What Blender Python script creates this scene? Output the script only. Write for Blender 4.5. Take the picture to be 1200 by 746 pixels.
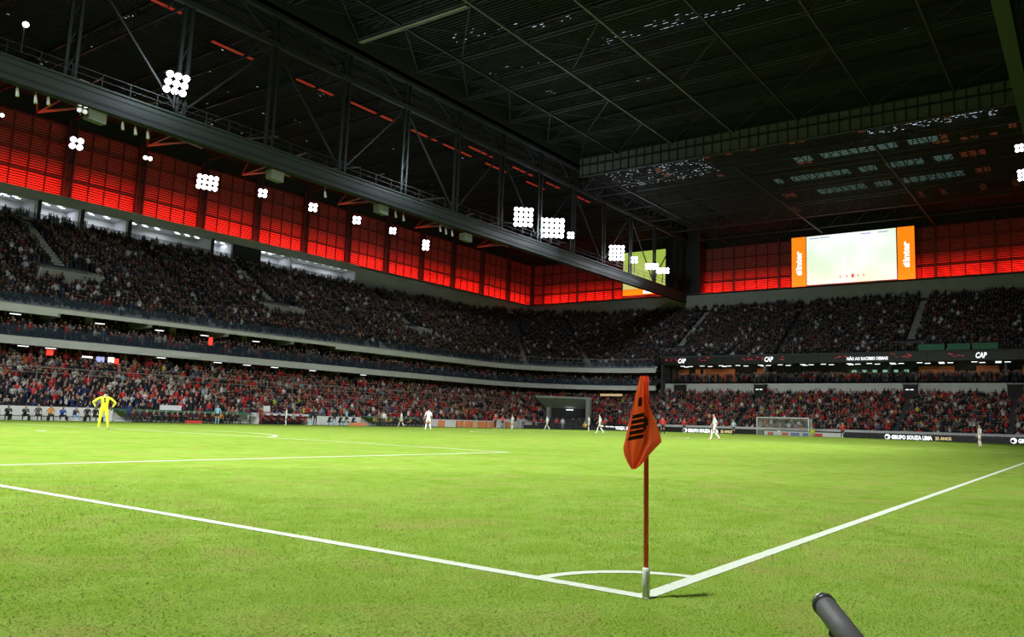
import bpy, bmesh, math, random
import numpy as np
from mathutils import Vector, Matrix
random.seed(7); rng = np.random.default_rng(7)
for o in list(bpy.data.objects): bpy.data.objects.remove(o)
S = bpy.context.scene
COL = S.collection
R = math.radians

# ---------------------------------------------------------------- camera
cam = bpy.data.cameras.new('camera'); camo = bpy.data.objects.new('camera', cam); COL.objects.link(camo)
S.camera = camo
CAMP = Vector((-4.9762, -2.5852, 1.1698))
yaw, pit, rol = 0.58202, 0.12916, 0.0290
d = Vector((math.cos(yaw)*math.cos(pit), math.sin(yaw)*math.cos(pit), math.sin(pit)))
r0 = Vector((math.sin(yaw), -math.cos(yaw), 0)); u0 = r0.cross(d)
rr = math.cos(rol)*r0 + math.sin(rol)*u0; uu = -math.sin(rol)*r0 + math.cos(rol)*u0
camo.matrix_world = Matrix(((rr.x, uu.x, -d.x, CAMP.x), (rr.y, uu.y, -d.y, CAMP.y), (rr.z, uu.z, -d.z, CAMP.z), (0, 0, 0, 1)))
cam.sensor_width = 36; cam.lens = 935.2*36/1200
cam.shift_x = -68.6/1200
cam.clip_end = 600; cam.clip_start = 0.05
# ---------------------------------------------------------------- world, exposure
w = bpy.data.worlds.new('night'); S.world = w; w.use_nodes = True
w.node_tree.nodes['Background'].inputs[0].default_value = (0.30, 0.36, 0.42, 1)
w.node_tree.nodes['Background'].inputs[1].default_value = 0.012
S.view_settings.view_transform = 'Standard'; S.view_settings.look = 'None'
S.view_settings.gamma = 1; S.view_settings.use_curve_mapping = False
S.view_settings.exposure = -0.40
FLOOD = 56000.0      # power of one floodlight on the gantries
REDP = 1150.0         # power of one red uplight bar under the facade

def add_light(name, kind, loc, aim, power, color=(1, 1, 1), size=1.0, spot=100, blend=.7, parent=None, sy=None):
    l = bpy.data.lights.new(name, kind); l.energy = power; l.color = color
    if kind == 'SPOT': l.spot_size = R(spot); l.spot_blend = blend; l.shadow_soft_size = size*2.4
    else:
        l.shape = 'RECTANGLE'; l.size = size; l.size_y = sy or size
    o = bpy.data.objects.new(name, l); COL.objects.link(o)
    o.location = loc
    dv = Vector(aim) - Vector(loc)
    o.rotation_euler = dv.to_track_quat('-Z', 'Y').to_euler()
    if parent: o.parent = parent; o.location = Vector(loc) - Vector(parent.location)
    return o

# ---------------------------------------------------------------- materials
def nodes_of(name):
    m = bpy.data.materials.new(name); m.use_nodes = True
    return m, m.node_tree, m.node_tree.nodes['Principled BSDF']
def mat(name, c, rough=.6, metal=0, emit=0, ec=None, var=.12, scale=3.0, bump=0, trans=0, alpha=1, c2=None):
    m, t, b = nodes_of(name)
    b.inputs['Roughness'].default_value = rough; b.inputs['Metallic'].default_value = metal
    tc = t.nodes.new('ShaderNodeTexCoord'); n = t.nodes.new('ShaderNodeTexNoise')
    n.inputs['Scale'].default_value = scale; n.inputs['Detail'].default_value = 4
    t.links.new(tc.outputs['Object'], n.inputs['Vector'])
    mx = t.nodes.new('ShaderNodeMix'); mx.data_type = 'RGBA'
    a = [max(0, x*(1-var)) for x in c]; bb = [min(1, x*(1+var)) for x in c] if c2 is None else list(c2)
    mx.inputs[6].default_value = (*a, 1); mx.inputs[7].default_value = (*bb, 1)
    t.links.new(n.outputs['Fac'], mx.inputs[0]); t.links.new(mx.outputs[2], b.inputs['Base Color'])
    if emit:
        b.inputs['Emission Color'].default_value = (*(ec or c), 1); b.inputs['Emission Strength'].default_value = emit
        m.cycles.emission_sampling = 'NONE'
    if bump:
        bp = t.nodes.new('ShaderNodeBump'); bp.inputs['Strength'].default_value = bump
        t.links.new(n.outputs['Fac'], bp.inputs['Height']); t.links.new(bp.outputs['Normal'], b.inputs['Normal'])
    if alpha < 1: b.inputs['Alpha'].default_value = alpha
    return m
M = {}
M['steel'] = mat('dark_steel', (.020, .0215, .021), .65, 0)
M['steel_black'] = mat('black_steel', (.018, .021, .020), .6, .2)
M['gantry'] = mat('gantry_steel', (.024, .032, .029), .6, .0)
M['tube'] = mat('pale_steel_tube', (.30, .31, .29), .45, .2)
M['tube_red'] = mat('reddish_steel_tube', (.10, .04, .04), .5, .2)
M['roof'] = mat('roof_deck', (.014, .015, .014), .9)
M['slat'] = mat('roof_slat', (.026, .023, .023), .8, 0)
M['band'] = mat('corrugated_band', (.10, .098, .10), .8)
M['concrete'] = mat('concrete', (.33, .34, .31), .85, var=.18, scale=.8)
M['concrete_pale'] = mat('pale_concrete', (.68, .69, .66), .85, var=.15, scale=.7)
M['concrete_dark'] = mat('dark_concrete', (.075, .08, .08), .9)
M['stand'] = mat('stand_step', (.055, .055, .06), .9)
M['black'] = mat('matte_black', (.012, .012, .013), .7)
M['blackled'] = mat('led_module_black', (.009, .010, .010), .5)
M['white'] = mat('white_paint', (.80, .80, .78), .5, var=.05)
M['wall_white'] = mat('suite_wall', (.62, .64, .68), .7, var=.05)
M['green'] = mat('green_padding', (.05, .16, .10), .8)
M['panel'] = mat('facade_louvre', (.50, .13, .11), .55, var=.1)
M['mullion'] = mat('facade_frame', (.010, .009, .009), .9)
M['lamp'] = mat('lamp_lens', (1, 1, 1), .3, emit=14, ec=(.93, .97, 1))
M['lamp_soft'] = mat('ceiling_lamp', (1, 1, 1), .3, emit=2.2, ec=(.93, .96, 1))
M['redlamp'] = mat('red_led', (.8, .05, .03), .4, emit=1.6, ec=(1, .05, .03))
M['redglow'] = mat('painted_red_glow', (.35, .05, .03), .4, emit=.22, ec=(1, .07, .03))
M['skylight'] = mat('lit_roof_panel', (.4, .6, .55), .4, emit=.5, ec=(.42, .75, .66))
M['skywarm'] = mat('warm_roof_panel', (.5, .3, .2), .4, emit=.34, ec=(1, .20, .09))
M['roofglint'] = mat('painted_glint', (.6, .65, .7), .4, emit=1.0, ec=(.75, .85, 1))
M['housing'] = mat('lamp_housing', (.10, .10, .10), .5, .5)
M['glass'] = mat('railing_glass', (.05, .08, .12), .15, alpha=.45)
M['glass_clear'] = mat('suite_glass', (.10, .22, .20), .15, alpha=.35)
M['paint'] = mat('line_paint', (.64, .70, .54), .9, var=.12, scale=22, bump=.3)
M['orange'] = mat('orange_screen', (.6, .2, .01), .4, emit=1.35, ec=(1, .24, .006))
M['screenwhite'] = mat('screen_white', (1, 1, 1), .4, emit=1.9, ec=(1, 1, 1))
M['screenblue'] = mat('screen_blue', (.5, .5, .9), .4, emit=.8, ec=(.45, .5, 1))
M['screenred'] = mat('screen_red', (.8, .1, .1), .4, emit=.8, ec=(1, .12, .1))
M['screengrey'] = mat('screen_grey', (.4, .4, .4), .4, emit=.4, ec=(.6, .7, .6))
M['ledwhite'] = mat('led_white', (1, 1, 1), .4, emit=1.5, ec=(.93, .96, 1))
M['ledgold'] = mat('led_gold', (1, .8, .4), .4, emit=.75, ec=(1, .72, .34))
M['ledred'] = mat('led_red', (.8, .04, .05), .4, emit=.28, ec=(1, .04, .06))
M['suite_orange'] = mat('lit_orange_wall', (.55, .17, .05), .7, var=.25)
M['suite_green'] = mat('lit_green_screen', (.2, .8, .4), .5, emit=.5, ec=(.5, .95, .7))
M['banner_green'] = mat('green_banner', (.07, .22, .15), .8)
M['boardorange'] = mat('orange_board', (.95, .30, .12), .5)
M['boardcream'] = mat('cream_board', (.95, .52, .30), .5)
M['redseat'] = mat('red_seat', (.55, .03, .03), .5)
M['redmat'] = mat('red_mat', (.86, .13, .06), .6, var=.05)
M['net'] = mat('goal_net', (.85, .87, .85), .7, alpha=.8)
M['bluecloth'] = mat('blue_panel', (.10, .16, .55), .6)
M['redcloth'] = mat('red_panel', (.75, .06, .05), .6)

# ---------------------------------------------------------------- helpers
def tag(o, label=None, cat=None, group=None, kind=None):
    if label: o['label'] = label
    if cat: o['category'] = cat
    if group: o['group'] = group
    if kind: o['kind'] = kind
    return o
def empty(name, loc=(0, 0, 0), label=None, cat=None, group=None, kind=None):
    o = bpy.data.objects.new(name, None); COL.objects.link(o); o.location = loc; o.empty_display_size = .2
    return tag(o, label, cat, group, kind)
class MB:
    def __init__(s): s.v = []; s.f = []; s.m = []
    def add(s, vs, fs, mi=0):
        n = len(s.v); s.v += [tuple(x) for x in vs]; s.f += [tuple(i+n for i in f) for f in fs]; s.m += [mi]*len(fs); return s
    def box(s, x0, x1, y0, y1, z0, z1, mi=0):
        return s.add([(x0,y0,z0),(x1,y0,z0),(x1,y1,z0),(x0,y1,z0),(x0,y0,z1),(x1,y0,z1),(x1,y1,z1),(x0,y1,z1)],
                     [(0,3,2,1),(4,5,6,7),(0,1,5,4),(1,2,6,5),(2,3,7,6),(3,0,4,7)], mi)
    def beam(s, p, q, w=.2, h=None, mi=0):
        p = Vector(p); q = Vector(q); h = h or w; dz = (q-p).normalized()
        up = Vector((0,0,1)) if abs(dz.z) < .95 else Vector((1,0,0))
        a = dz.cross(up).normalized()*w/2; b = a.cross(dz).normalized()*h/2
        vs = [p-a-b, p+a-b, p+a+b, p-a+b, q-a-b, q+a-b, q+a+b, q-a+b]
        return s.add(vs, [(0,1,2,3),(7,6,5,4),(0,4,5,1),(1,5,6,2),(2,6,7,3),(3,7,4,0)], mi)
    def tube(s, pts, rad, n=8, mi=0, cap=True):
        pts = [Vector(p) for p in pts]
        if not isinstance(rad, (list, tuple)): rad = [rad]*len(pts)
        vs = []; fs = []
        for i, p in enumerate(pts):
            dz = (pts[min(i+1, len(pts)-1)]-pts[max(i-1, 0)]).normalized()
            up = Vector((0,0,1)) if abs(dz.z) < .95 else Vector((1,0,0))
            a = dz.cross(up).normalized(); b = a.cross(dz)
            for k in range(n):
                t = 2*math.pi*k/n; vs.append(p + (a*math.cos(t)+b*math.sin(t))*rad[i])
        for i in range(len(pts)-1):
            for k in range(n): fs.append((i*n+k, i*n+(k+1)%n, (i+1)*n+(k+1)%n, (i+1)*n+k))
        if cap: fs.append(tuple(range(n))[::-1]); fs.append(tuple((len(pts)-1)*n+k for k in range(n)))
        return s.add(vs, fs, mi)
    def build(s, name, mats, parent=None, world=True, smooth=False, origin=None):
        me = bpy.data.meshes.new(name)
        off = Vector((0,0,0))
        if parent is not None and world:
            off = Vector(parent.location)
            if parent.parent: off += Vector(parent.parent.location)
        if parent is None and origin is None and s.v:
            a = np.array(s.v); origin = (float(a[:,0].mean()), float(a[:,1].mean()), float(a[:,2].min()))
        if parent is None and origin is not None: off = Vector(origin)
        me.from_pydata([(x-off.x, y-off.y, z-off.z) for x, y, z in s.v], [], s.f)
        mats = mats if isinstance(mats, list) else [mats]
        for m in mats: me.materials.append(m)
        if len(mats) > 1: me.polygons.foreach_set('material_index', s.m)
        if smooth: me.polygons.foreach_set('use_smooth', [True]*len(s.f))
        me.update()
        o = bpy.data.objects.new(name, me); COL.objects.link(o)
        if parent is not None: o.parent = parent
        else: o.location = off
        return o
def inst(mesh, name, loc, parent=None, rz=0):
    o = bpy.data.objects.new(name, mesh); COL.objects.link(o); o.rotation_euler = (0, 0, rz)
    o.location = Vector(loc) - (Vector(parent.location) if parent else Vector((0,0,0)))
    if parent: o.parent = parent
    return o
def text(name, s_, mt, width, height, origin, ux, uy, parent=None, shear=0, nudge=.03):
    """flat lettering: origin = lower left corner, ux/uy = unit directions of writing and of letter height"""
    c = bpy.data.curves.new(name, 'FONT'); c.body = s_; c.size = 1; c.extrude = 0.012; c.offset = nudge; c.shear = shear; c.resolution_u = 2
    o = bpy.data.objects.new(name, c); COL.objects.link(o)
    dg = bpy.context.evaluated_depsgraph_get(); me = bpy.data.meshes.new_from_object(o.evaluated_get(dg))
    bpy.data.objects.remove(o)
    a = np.array([v.co[:] for v in me.vertices]); lo = a.min(0); hi = a.max(0)
    ux = Vector(ux); uy = Vector(uy); uz = ux.cross(uy)
    off = Vector(parent.location) if parent else Vector((0,0,0))
    for v in me.vertices:
        p = v.co; x = (p.x-lo[0])/(hi[0]-lo[0])*width; y = (p.y-lo[1])/(hi[1]-lo[1])*height
        v.co = Vector(origin) + ux*x + uy*y + uz*p.z - off
    me.materials.clear(); me.materials.append(mt)
    o = bpy.data.objects.new(name, me); COL.objects.link(o)
    if parent: o.parent = parent
    return o

CROWN = .1812
def gz(x, y): return CROWN*max(0.0, 1-((y-34)/34)**2)

# rounded bowl path: offset o from the boards (left side Y=74+o, far side X=110+o)
def path(o, x0=4, y1=-14, rad=20, step=9.4, narc=12):
    cx, cy = 110+o-rad, 74+o-rad; P = []
    n = max(1, int((cx-x0)/step))
    if x0 < cx:
        for i in range(n+1): P.append((x0+(cx-x0)*i/n, 74+o))
    for k in range(1, narc):
        t = math.pi/2*(1-k/narc); p = (cx+rad*math.cos(t), cy+rad*math.sin(t))
        if p[0] > x0 and p[1] > y1: P.append(p)
    if cy > y1:
        n = max(1, int((cy-y1)/step))
        for i in range(n+1): P.append((110+o, cy+(y1-cy)*i/n))
    else: P.append((110+o, y1))
    return P
def sweep(name, prof, m, closed=False, x0=4, y1=-14, parent=None, kind=None, label=None, straight=None):
    """profile points (o, z) swept along the bowl; straight='R' keeps only the far side from y=straight start"""
    rows = []
    for (o, z) in prof:
        if straight is not None: P = [(110+o, straight-(straight-y1)*i/8) for i in range(9)]
        else: P = path(o, x0, y1)
        rows.append([(x, y, z) for x, y in P])
    n = min(len(r_) for r_ in rows); b = MB()
    vs = [p for r_ in rows for p in r_[:n]]
    fs = []
    L = len(rows); rng_ = range(L) if closed else range(L-1)
    for i in rng_:
        j = (i+1) % L
        for k in range(n-1): fs.append((i*n+k, i*n+k+1, j*n+k+1, j*n+k))
    if closed:
        fs.append(tuple(i*n for i in range(L))); fs.append(tuple(i*n+n-1 for i in range(L))[::-1])
    b.add(vs, fs); o = b.build(name, m, parent)
    if kind: o['kind'] = kind
    if label: o['label'] = label
    return o

# ================================================================ THE PITCH
def grass_material():
    m, t, b = nodes_of('grass_turf'); N = t.nodes; L = t.links
    tc = N.new('ShaderNodeTexCoord')
    def noise(sc, det=4, dist=0):
        n = N.new('ShaderNodeTexNoise'); n.inputs['Scale'].default_value = sc; n.inputs['Detail'].default_value = det
        n.inputs['Distortion'].default_value = dist; L.new(tc.outputs['Object'], n.inputs['Vector']); return n
    def ramp(src, a, bb):
        r_ = N.new('ShaderNodeMapRange'); r_.inputs[1].default_value = a; r_.inputs[2].default_value = bb
        L.new(src.outputs['Fac'], r_.inputs[0]); return r_
    def mix(fac, c1, c2):
        x = N.new('ShaderNodeMix'); x.data_type = 'RGBA'
        L.new(fac.outputs[0], x.inputs[0])
        for k, c in ((6, c1), (7, c2)):
            if isinstance(c, tuple): x.inputs[k].default_value = (*c, 1)
            else: L.new(c.outputs[2], x.inputs[k])
        return x
    big = ramp(noise(.45, 5, .4), .35, .65); mid = ramp(noise(2.2, 5, .6), .38, .66); fine = ramp(noise(55, 3), .3, .7); brown = ramp(noise(.9, 6, 1.0), .52, .72)
    c1 = mix(big, (.190, .325, .034), (.265, .405, .066))
    c2 = mix(mid, (.190, .300, .030), (.290, .405, .080))
    x = N.new('ShaderNodeMix'); x.data_type = 'RGBA'; x.inputs[0].default_value = .5
    L.new(c1.outputs[2], x.inputs[6]); L.new(c2.outputs[2], x.inputs[7])
    x2 = mix(brown, x, (.290, .320, .075))
    x3 = N.new('ShaderNodeMix'); x3.data_type = 'RGBA'; x3.blend_type = 'MULTIPLY'; x3.inputs[0].default_value = .55
    L.new(x2.outputs[2], x3.inputs[6])
    g = N.new('ShaderNodeMix'); g.data_type = 'RGBA'; L.new(fine.outputs[0], g.inputs[0])
    g.inputs[6].default_value = (.62, .62, .55, 1); g.inputs[7].default_value = (1.25, 1.25, 1.2, 1)
    L.new(g.outputs[2], x3.inputs[7]); L.new(x3.outputs[2], b.inputs['Base Color'])
    b.inputs['Roughness'].default_value = 1; b.inputs['Specular IOR Level'].default_value = 0
    bp = N.new('ShaderNodeBump'); bp.inputs['Strength'].default_value = .5; bp.inputs['Distance'].default_value = .02
    L.new(fine.outputs[0], bp.inputs['Height']); L.new(bp.outputs['Normal'], b.inputs['Normal'])
    return m
M['grass'] = grass_material()
b = MB()
xs = [-30, -12, -6, -3, 0, 3, 6, 10, 20, 40, 60, 80, 105, 110.5]
ys = [-20, -6, -3, 0] + [34-34*math.cos(math.pi*i/36) for i in range(1, 36)] + [68, 74.5]
vs = [(x, y, gz(x, y)) for x in xs for y in ys]; ny = len(ys)
b.add(vs, [(i*ny+j, (i+1)*ny+j, (i+1)*ny+j+1, i*ny+j+1) for i in range(len(xs)-1) for j in range(ny-1)])
pitch = b.build('floor', M['grass'], origin=(0, 0, 0)); pitch['kind'] = 'structure'
pitch['label'] = 'bright green grass football pitch with worn brownish patches near the corner'
b = MB(); b.box(-60, 175, -60, 140, -.6, -.3)
b.build('floor', M['concrete_dark'], origin=(0, 0, -.6))['kind'] = 'structure'

LW = .12
def line_strip(name, pts, wd=LW, zoff=.004):
    """painted line following centre points on the turf"""
    b = MB(); P = []
    for (p, q) in zip(pts[:-1], pts[1:]):
        n = max(1, int((Vector(q)-Vector(p)).length/.5)); n = min(n, 90)
        P += [Vector(p).lerp(Vector(q), i/n) for i in range(n)]
    P.append(Vector(pts[-1])); vs = []
    for i, p in enumerate(P):
        t = (P[min(i+1, len(P)-1)]-P[max(i-1, 0)]).normalized(); nrm = Vector((-t.y, t.x))
        j = random.uniform(-.004, .004)
        for s_ in (-1, 1):
            a = p + nrm*s_*(wd/2+j); vs.append((a.x, a.y, gz(a.x, a.y)+zoff))
    b.add(vs, [(2*i, 2*i+1, 2*i+3, 2*i+2) for i in range(len(P)-1)])
    o = b.build(name, M['paint'], pitch); return o
line_strip('painted_line', [(.06, 0), (.06, 68)])['label'] = 'white goal line running left from the corner flag'
line_strip('painted_line', [(.12, .06), (105, .06)])['label'] = 'white touchline running right from the corner flag'
line_strip('painted_line', [(105, 0), (105, 68)]); line_strip('painted_line', [(0, 68), (105, 68)])
line_strip('painted_line', [(52.5, 0), (52.5, 68)])
line_strip('painted_line', [(.1, 13.84), (16.5, 13.84), ], .13)
line_strip('painted_line', [(16.44, 13.84), (16.44, 54.16)], .13); line_strip('painted_line', [(.1, 54.16), (16.5, 54.16)])
line_strip('painted_line', [(88.5, 13.84), (88.5, 54.16)]); line_strip('painted_line', [(88.5, 13.84), (105, 13.84)]); line_strip('painted_line', [(88.5, 54.16), (105, 54.16)])
line_strip('painted_line', [(.1, 24.84), (5.5, 24.84), ]); line_strip('painted_line', [(5.44, 24.84), (5.44, 43.16)])
line_strip('painted_arc', [(11+9.15*math.cos(R(a)), 34-9.15*math.sin(R(a))) for a in range(-53, 54, 3)], .14)
line_strip('painted_arc', [(.95*math.cos(R(a)), .95*math.sin(R(a))) for a in range(4, 87, 4)], .10)['label'] = 'white quarter circle at the corner flag'
line_strip('painted_arc', [(52.5+9.15*math.cos(R(a)), 34-9.15*math.sin(R(a))) for a in range(0, 361, 5)])
b = MB(); b.tube([(11, 34, gz(11, 34)+.005), (11, 34, gz(11, 34)+.014)], .2, 16); b.build('penalty_spot', M['paint'], pitch)

# grass blades in the near field (real geometry, one stuff object)
def near_blades(n=210000):
    u = rng.random(n); dist = 3.2 + 14*u**1.6
    az = yaw + np.radians(38.0) - np.radians(73)*rng.random(n)
    x = CAMP.x + dist*np.cos(az); y = CAMP.y + dist*np.sin(az)
    z = CROWN*np.clip(1-((y-34)/34)**2, 0, 1)
    h = rng.uniform(.004, .011, n); wd = rng.uniform(.0022, .0042, n)*np.clip(dist/5, 1, 2.2); a = rng.random(n)*6.283
    lx = rng.normal(0, .010, n); ly = rng.normal(0, .010, n)
    V = np.empty((n, 3, 3), np.float32)
    V[:, 0] = np.stack([x-np.cos(a)*wd, y-np.sin(a)*wd, z-.002], 1)
    V[:, 1] = np.stack([x+np.cos(a)*wd, y+np.sin(a)*wd, z-.002], 1)
    V[:, 2] = np.stack([x+lx, y+ly, z+h], 1)
    rad = np.hypot(x, y)
    line = ((np.abs(x-.06) < .055) & (y > 0)) | ((np.abs(y-.06) < .055) & (x > 0)) | ((np.abs(rad-.95) < .045) & (x > 0) & (y > 0))
    line &= rng.random(n) < .93
    pn = (np.sin(x*1.3+np.sin(y*.9)*2)+np.sin(y*1.7+np.sin(x*.7)*2.2))*.25+.5
    k = rng.random(n)
    c = np.empty((n, 4), np.float32); c[:, 3] = 1
    g1 = np.array([.110, .290, .014]); g2 = np.array([.225, .400, .040]); g3 = np.array([.285, .310, .070])
    q = np.clip(pn*.6+k*.55-.1, 0, 1)[:, None]
    cc = g1*(1-q)+g2*q; br = ((k > .82) | ((pn > .78) & (k > .45)))[:, None]; cc = np.where(br, g3, cc)
    cc = np.where(line[:, None], np.array([.66, .72, .55])*rng.uniform(.7, 1.1, (n, 1)), cc)
    c[:, :3] = cc
    me = bpy.data.meshes.new('grass_blades'); me.vertices.add(n*3); me.vertices.foreach_set('co', V.ravel())
    me.loops.add(n*3); me.loops.foreach_set('vertex_index', np.arange(n*3, dtype=np.int32))
    me.polygons.add(n); me.polygons.foreach_set('loop_start', np.arange(0, n*3, 3, dtype=np.int32))
    me.update(calc_edges=True)
    at = me.attributes.new('tint', 'FLOAT_COLOR', 'FACE'); at.data.foreach_set('color', c.ravel())
    m, t, bs = nodes_of('grass_blade'); an = t.nodes.new('ShaderNodeAttribute'); an.attribute_name = 'tint'
    t.links.new(an.outputs['Color'], bs.inputs['Base Color']); bs.inputs['Roughness'].default_value = 1; bs.inputs['Specular IOR Level'].default_value = 0
    up_ = t.nodes.new('ShaderNodeCombineXYZ'); up_.inputs[2].default_value = 1; t.links.new(up_.outputs[0], bs.inputs['Normal'])
    me.materials.append(m)
    o = bpy.data.objects.new('grass_blades', me); COL.objects.link(o); o.parent = pitch; o['kind'] = 'stuff'
near_blades()

# ================================================================ STANDS
def steps(o0, z0, o1, z1, n):
    P = []
    for i in range(n):
        o = o0+(o1-o0)*i/n; z = z0+(z1-z0)*i/n
        P += [(o, z), (o+(o1-o0)/n, z)]
    return P
LOW = (2.0, .55, 14.0, 6.35, 15); MID = (10.5, 7.9, 15.5, 10.1, 6); UPP = (10.8, 11.2, 32.0, 24.6, 26)
sweep('grandstand_lower_tier', [(1.6, -.3), (1.6, .5), (2.0, .55)]+steps(*LOW)+[(14.0, 6.7), (17.5, 6.7)], M['stand'], kind='structure')
sweep('grandstand_middle_tier', steps(*MID)+[(15.5, 10.2), (17.5, 10.2)], M['stand'], kind='structure', y1=62)
sweep('grandstand_upper_tier', steps(*UPP), M['stand'], kind='structure', y1=62)
UR = [(o, z) for o, z in steps(*UPP) if o >= 13]
sweep('grandstand_upper_tier', UR, M['stand'], kind='structure', y1=-14, straight=62)
sweep('wall_concourse', [(17.5, 5), (17.5, 14)], M['concrete_dark'], kind='structure', y1=62)
# slab fascias
sweep('trim_lower_slab', [(10, 7.1), (10, 7.85), (10.4, 7.95), (17.5, 7.95), (17.5, 7.3), (10.6, 7.3)], M['concrete_pale'], closed=True, y1=61.5, kind='structure')
sweep('trim_upper_slab', [(10, 10.5), (10, 10.95), (10.7, 11.15), (33, 24.3), (33, 23.4), (10.8, 10.6)], M['concrete_pale'], closed=True, y1=61.5, kind='structure')
b = MB()
for xa, xb in ((4, 33.2), (68.5, 100)): b.box(xa, xb, 84, 84.25, 10.18, 10.5)
P = path(10, 99.9, 61.5)
for p, q in zip(P[:-1], P[1:]): b.beam((*p, 10.34), (*q, 10.34), .25, .33)
b.build('trim_1', M['concrete_pale'])['kind'] = 'structure'
b = MB()
for x in [33.2+9.4*k for k in range(8)]:
    b.add([(x-.25, 84, 10.5), (x+.25, 84, 10.5), (x-.25, 91, 13.9), (x+.25, 91, 13.9), (x-.25, 84.2, 10.15), (x+.25, 84.2, 10.15), (x-.25, 91, 9.8), (x+.25, 91, 9.8)],
          [(0, 1, 3, 2), (4, 6, 7, 5), (0, 4, 5, 1), (0, 2, 6, 4), (1, 5, 7, 3)])
    b.box(x+4.2, x+4.9, 87.3, 88, 7.9, 12)
b.build('trim_2', M['concrete'])['kind'] = 'structure'
# far side between the tiers: wall, suites, LED ribbon
FW = 14.0
b = MB(); b.box(124, 124.3, -14, 62, 6.2, 8.75); b.build('wall_far_lower', M['concrete_pale'])['kind'] = 'structure'
b = MB(); b.box(124, 131, -14, 62, 8.5, 8.75); b.box(129.5, 130, -14, 62, 8.5, 13); b.box(123.2, 131, -14, 62, 11.75, 12.2); b.box(123, 131, 61.6, 62, 6, 13.2)
b.build('wall_far_suites', M['concrete_dark'])['kind'] = 'structure'
b = MB()
for y in [61, 44, 24, 8, -8]: b.box(126, 129.6, y-.15, y+.15, 8.75, 11.8)
b.build('wall_suite_partition', M['concrete_dark'])['kind'] = 'structure'
sweep('trim_far_ledge', [(12.9, 13.0), (12.9, 13.25), (13.4, 13.25), (13.4, 13.0)], M['concrete_dark'], closed=True, straight=62, kind='structure')
# back wall above the upper tier, ledge, fascia over suites
b = MB(); b.box(88.9, 142, 104.4, 105, 23.4, 27.2); b.box(141.2, 142, -14, 105, 24.0, 27.45); b.box(88.9, 146, 104.4, 108.2, 27.0, 27.3); b.box(141.2, 146.2, -14, 108.2, 27.2, 27.5)
b.box(107, 145.6, 107.8, 108.2, 24, 28.0); b.box(145.8, 146.4, -14, 108.2, 24, 28.0); b.box(4, 107, 107.9, 108.3, 24, 28.1)
b.build('wall_upper_parapet', M['concrete'])['kind'] = 'structure'
b = MB(); b.box(4, 88.9, 103.9, 104.3, 26.05, 27.3); b.box(4, 88.9, 104.3, 108.2, 26.9, 27.3)
b.build('trim_suite_fascia', M['concrete'])['kind'] = 'structure'
b = MB(); b.box(4, 88.9, 107.4, 107.7, 23.6, 26.9); b.box(4, 88.9, 104, 107.6, 23.5, 23.8); b.box(4, 88.9, 104.3, 107.6, 26.2, 26.35)
for x in (20.5, 29, 38.2, 43.2, 49.2, 61.2, 64.7, 75.3, 88.6): b.box(x-.12, x+.12, 104.1, 107.5, 23.6, 26.3)
b.build('wall_suite', M['wall_white'])['kind'] = 'structure'
b = MB()
for x in (38.4, 43.4, 49.4, 61.4): b.box(x, x+.3, 103.8, 104.2, 23.3, 26.2)
b.box(65.0, 69.6, 103.9, 104.1, 23.9, 26.1)
b.build('suite_blind', M['black'])['kind'] = 'structure'
b = MB(); b.box(4, 88.9, 103.95, 104.0, 23.6, 24.5); b.build('trim_suite_glass', M['glass_clear'])['kind'] = 'structure'

# upper-tier vomitories (grey parapets with slanting cheeks), stairs
def vomitory(xc, w_, yf, zf, side='L', cheek=3.2, lab=''):
    t = empty('vomitory', (xc, yf, zf-1.2) if side == 'L' else (yf, xc, zf-1.2), lab, 'stand entrance', 'grey stand entrances in the upper tier')
    def P(a, o_, z): return (xc+a, yf+o_, z) if side == 'L' else (yf+o_, xc-a, z)
    b = MB(); h = w_/2
    b.beam(P(-h, 0, zf-.6), P(h, 0, zf-.6), .25, 1.5); b.build('front_wall', M['concrete'], t)
    for s_ in (-1, 1):
        b = MB(); b.beam(P(s_*h, 0, zf-.45), P(s_*h, cheek, zf-.45+cheek*.63*.4), .25, 1.1); b.build('side_wall', M['concrete_pale'], t)
    b = MB(); b.beam(P(-h+.2, cheek, zf-.2), P(h-.2, cheek, zf-.2), .2, 1.7); b.build('doorway', M['black'], t)
    b = MB(); b.beam(P(-h, 0, zf+.35), P(h, 0, zf+.35), .05, .05)
    for k in range(5): b.beam(P(-h+k*h/2, 0, zf), P(-h+k*h/2, 0, zf+.35), .05)
    b.build('handrail', M['tube'], t)
    b = MB()
    o = cheek+.4; 
    while yf+o < (103.2 if side == 'L' else 140):
        z = 11.2+(o+(yf-84 if side == 'L' else yf-120)-.8)*.632
        b.beam(P(-.55, o, z+.1), P(.55, o, z+.1), .5, .25); o += .62
    b.build('stair', M['concrete'], t)
    return t
VOM_L = [(10, 'far left, mostly out of frame'), (36.9, 'at the left edge of the upper tier'), (64.4, 'in the middle of the left upper tier'), (91.3, 'in the upper tier near the corner')]
for xc, l_ in VOM_L[1:]: vomitory(xc, 6.4 if xc < 80 else 4.6, 90.2, 15.7, 'L', lab='grey concrete stand entrance with slanting cheek walls '+l_)
VOM_R = [(20.9, 'above the white message on the LED ribbon'), (60.3, 'above the left end of the LED ribbon')]
for yc, l_ in VOM_R: vomitory(yc, 4.2, 124.8, 14.4, 'R', 2.6, lab='small grey entrance in the far upper tier '+l_)

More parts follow.
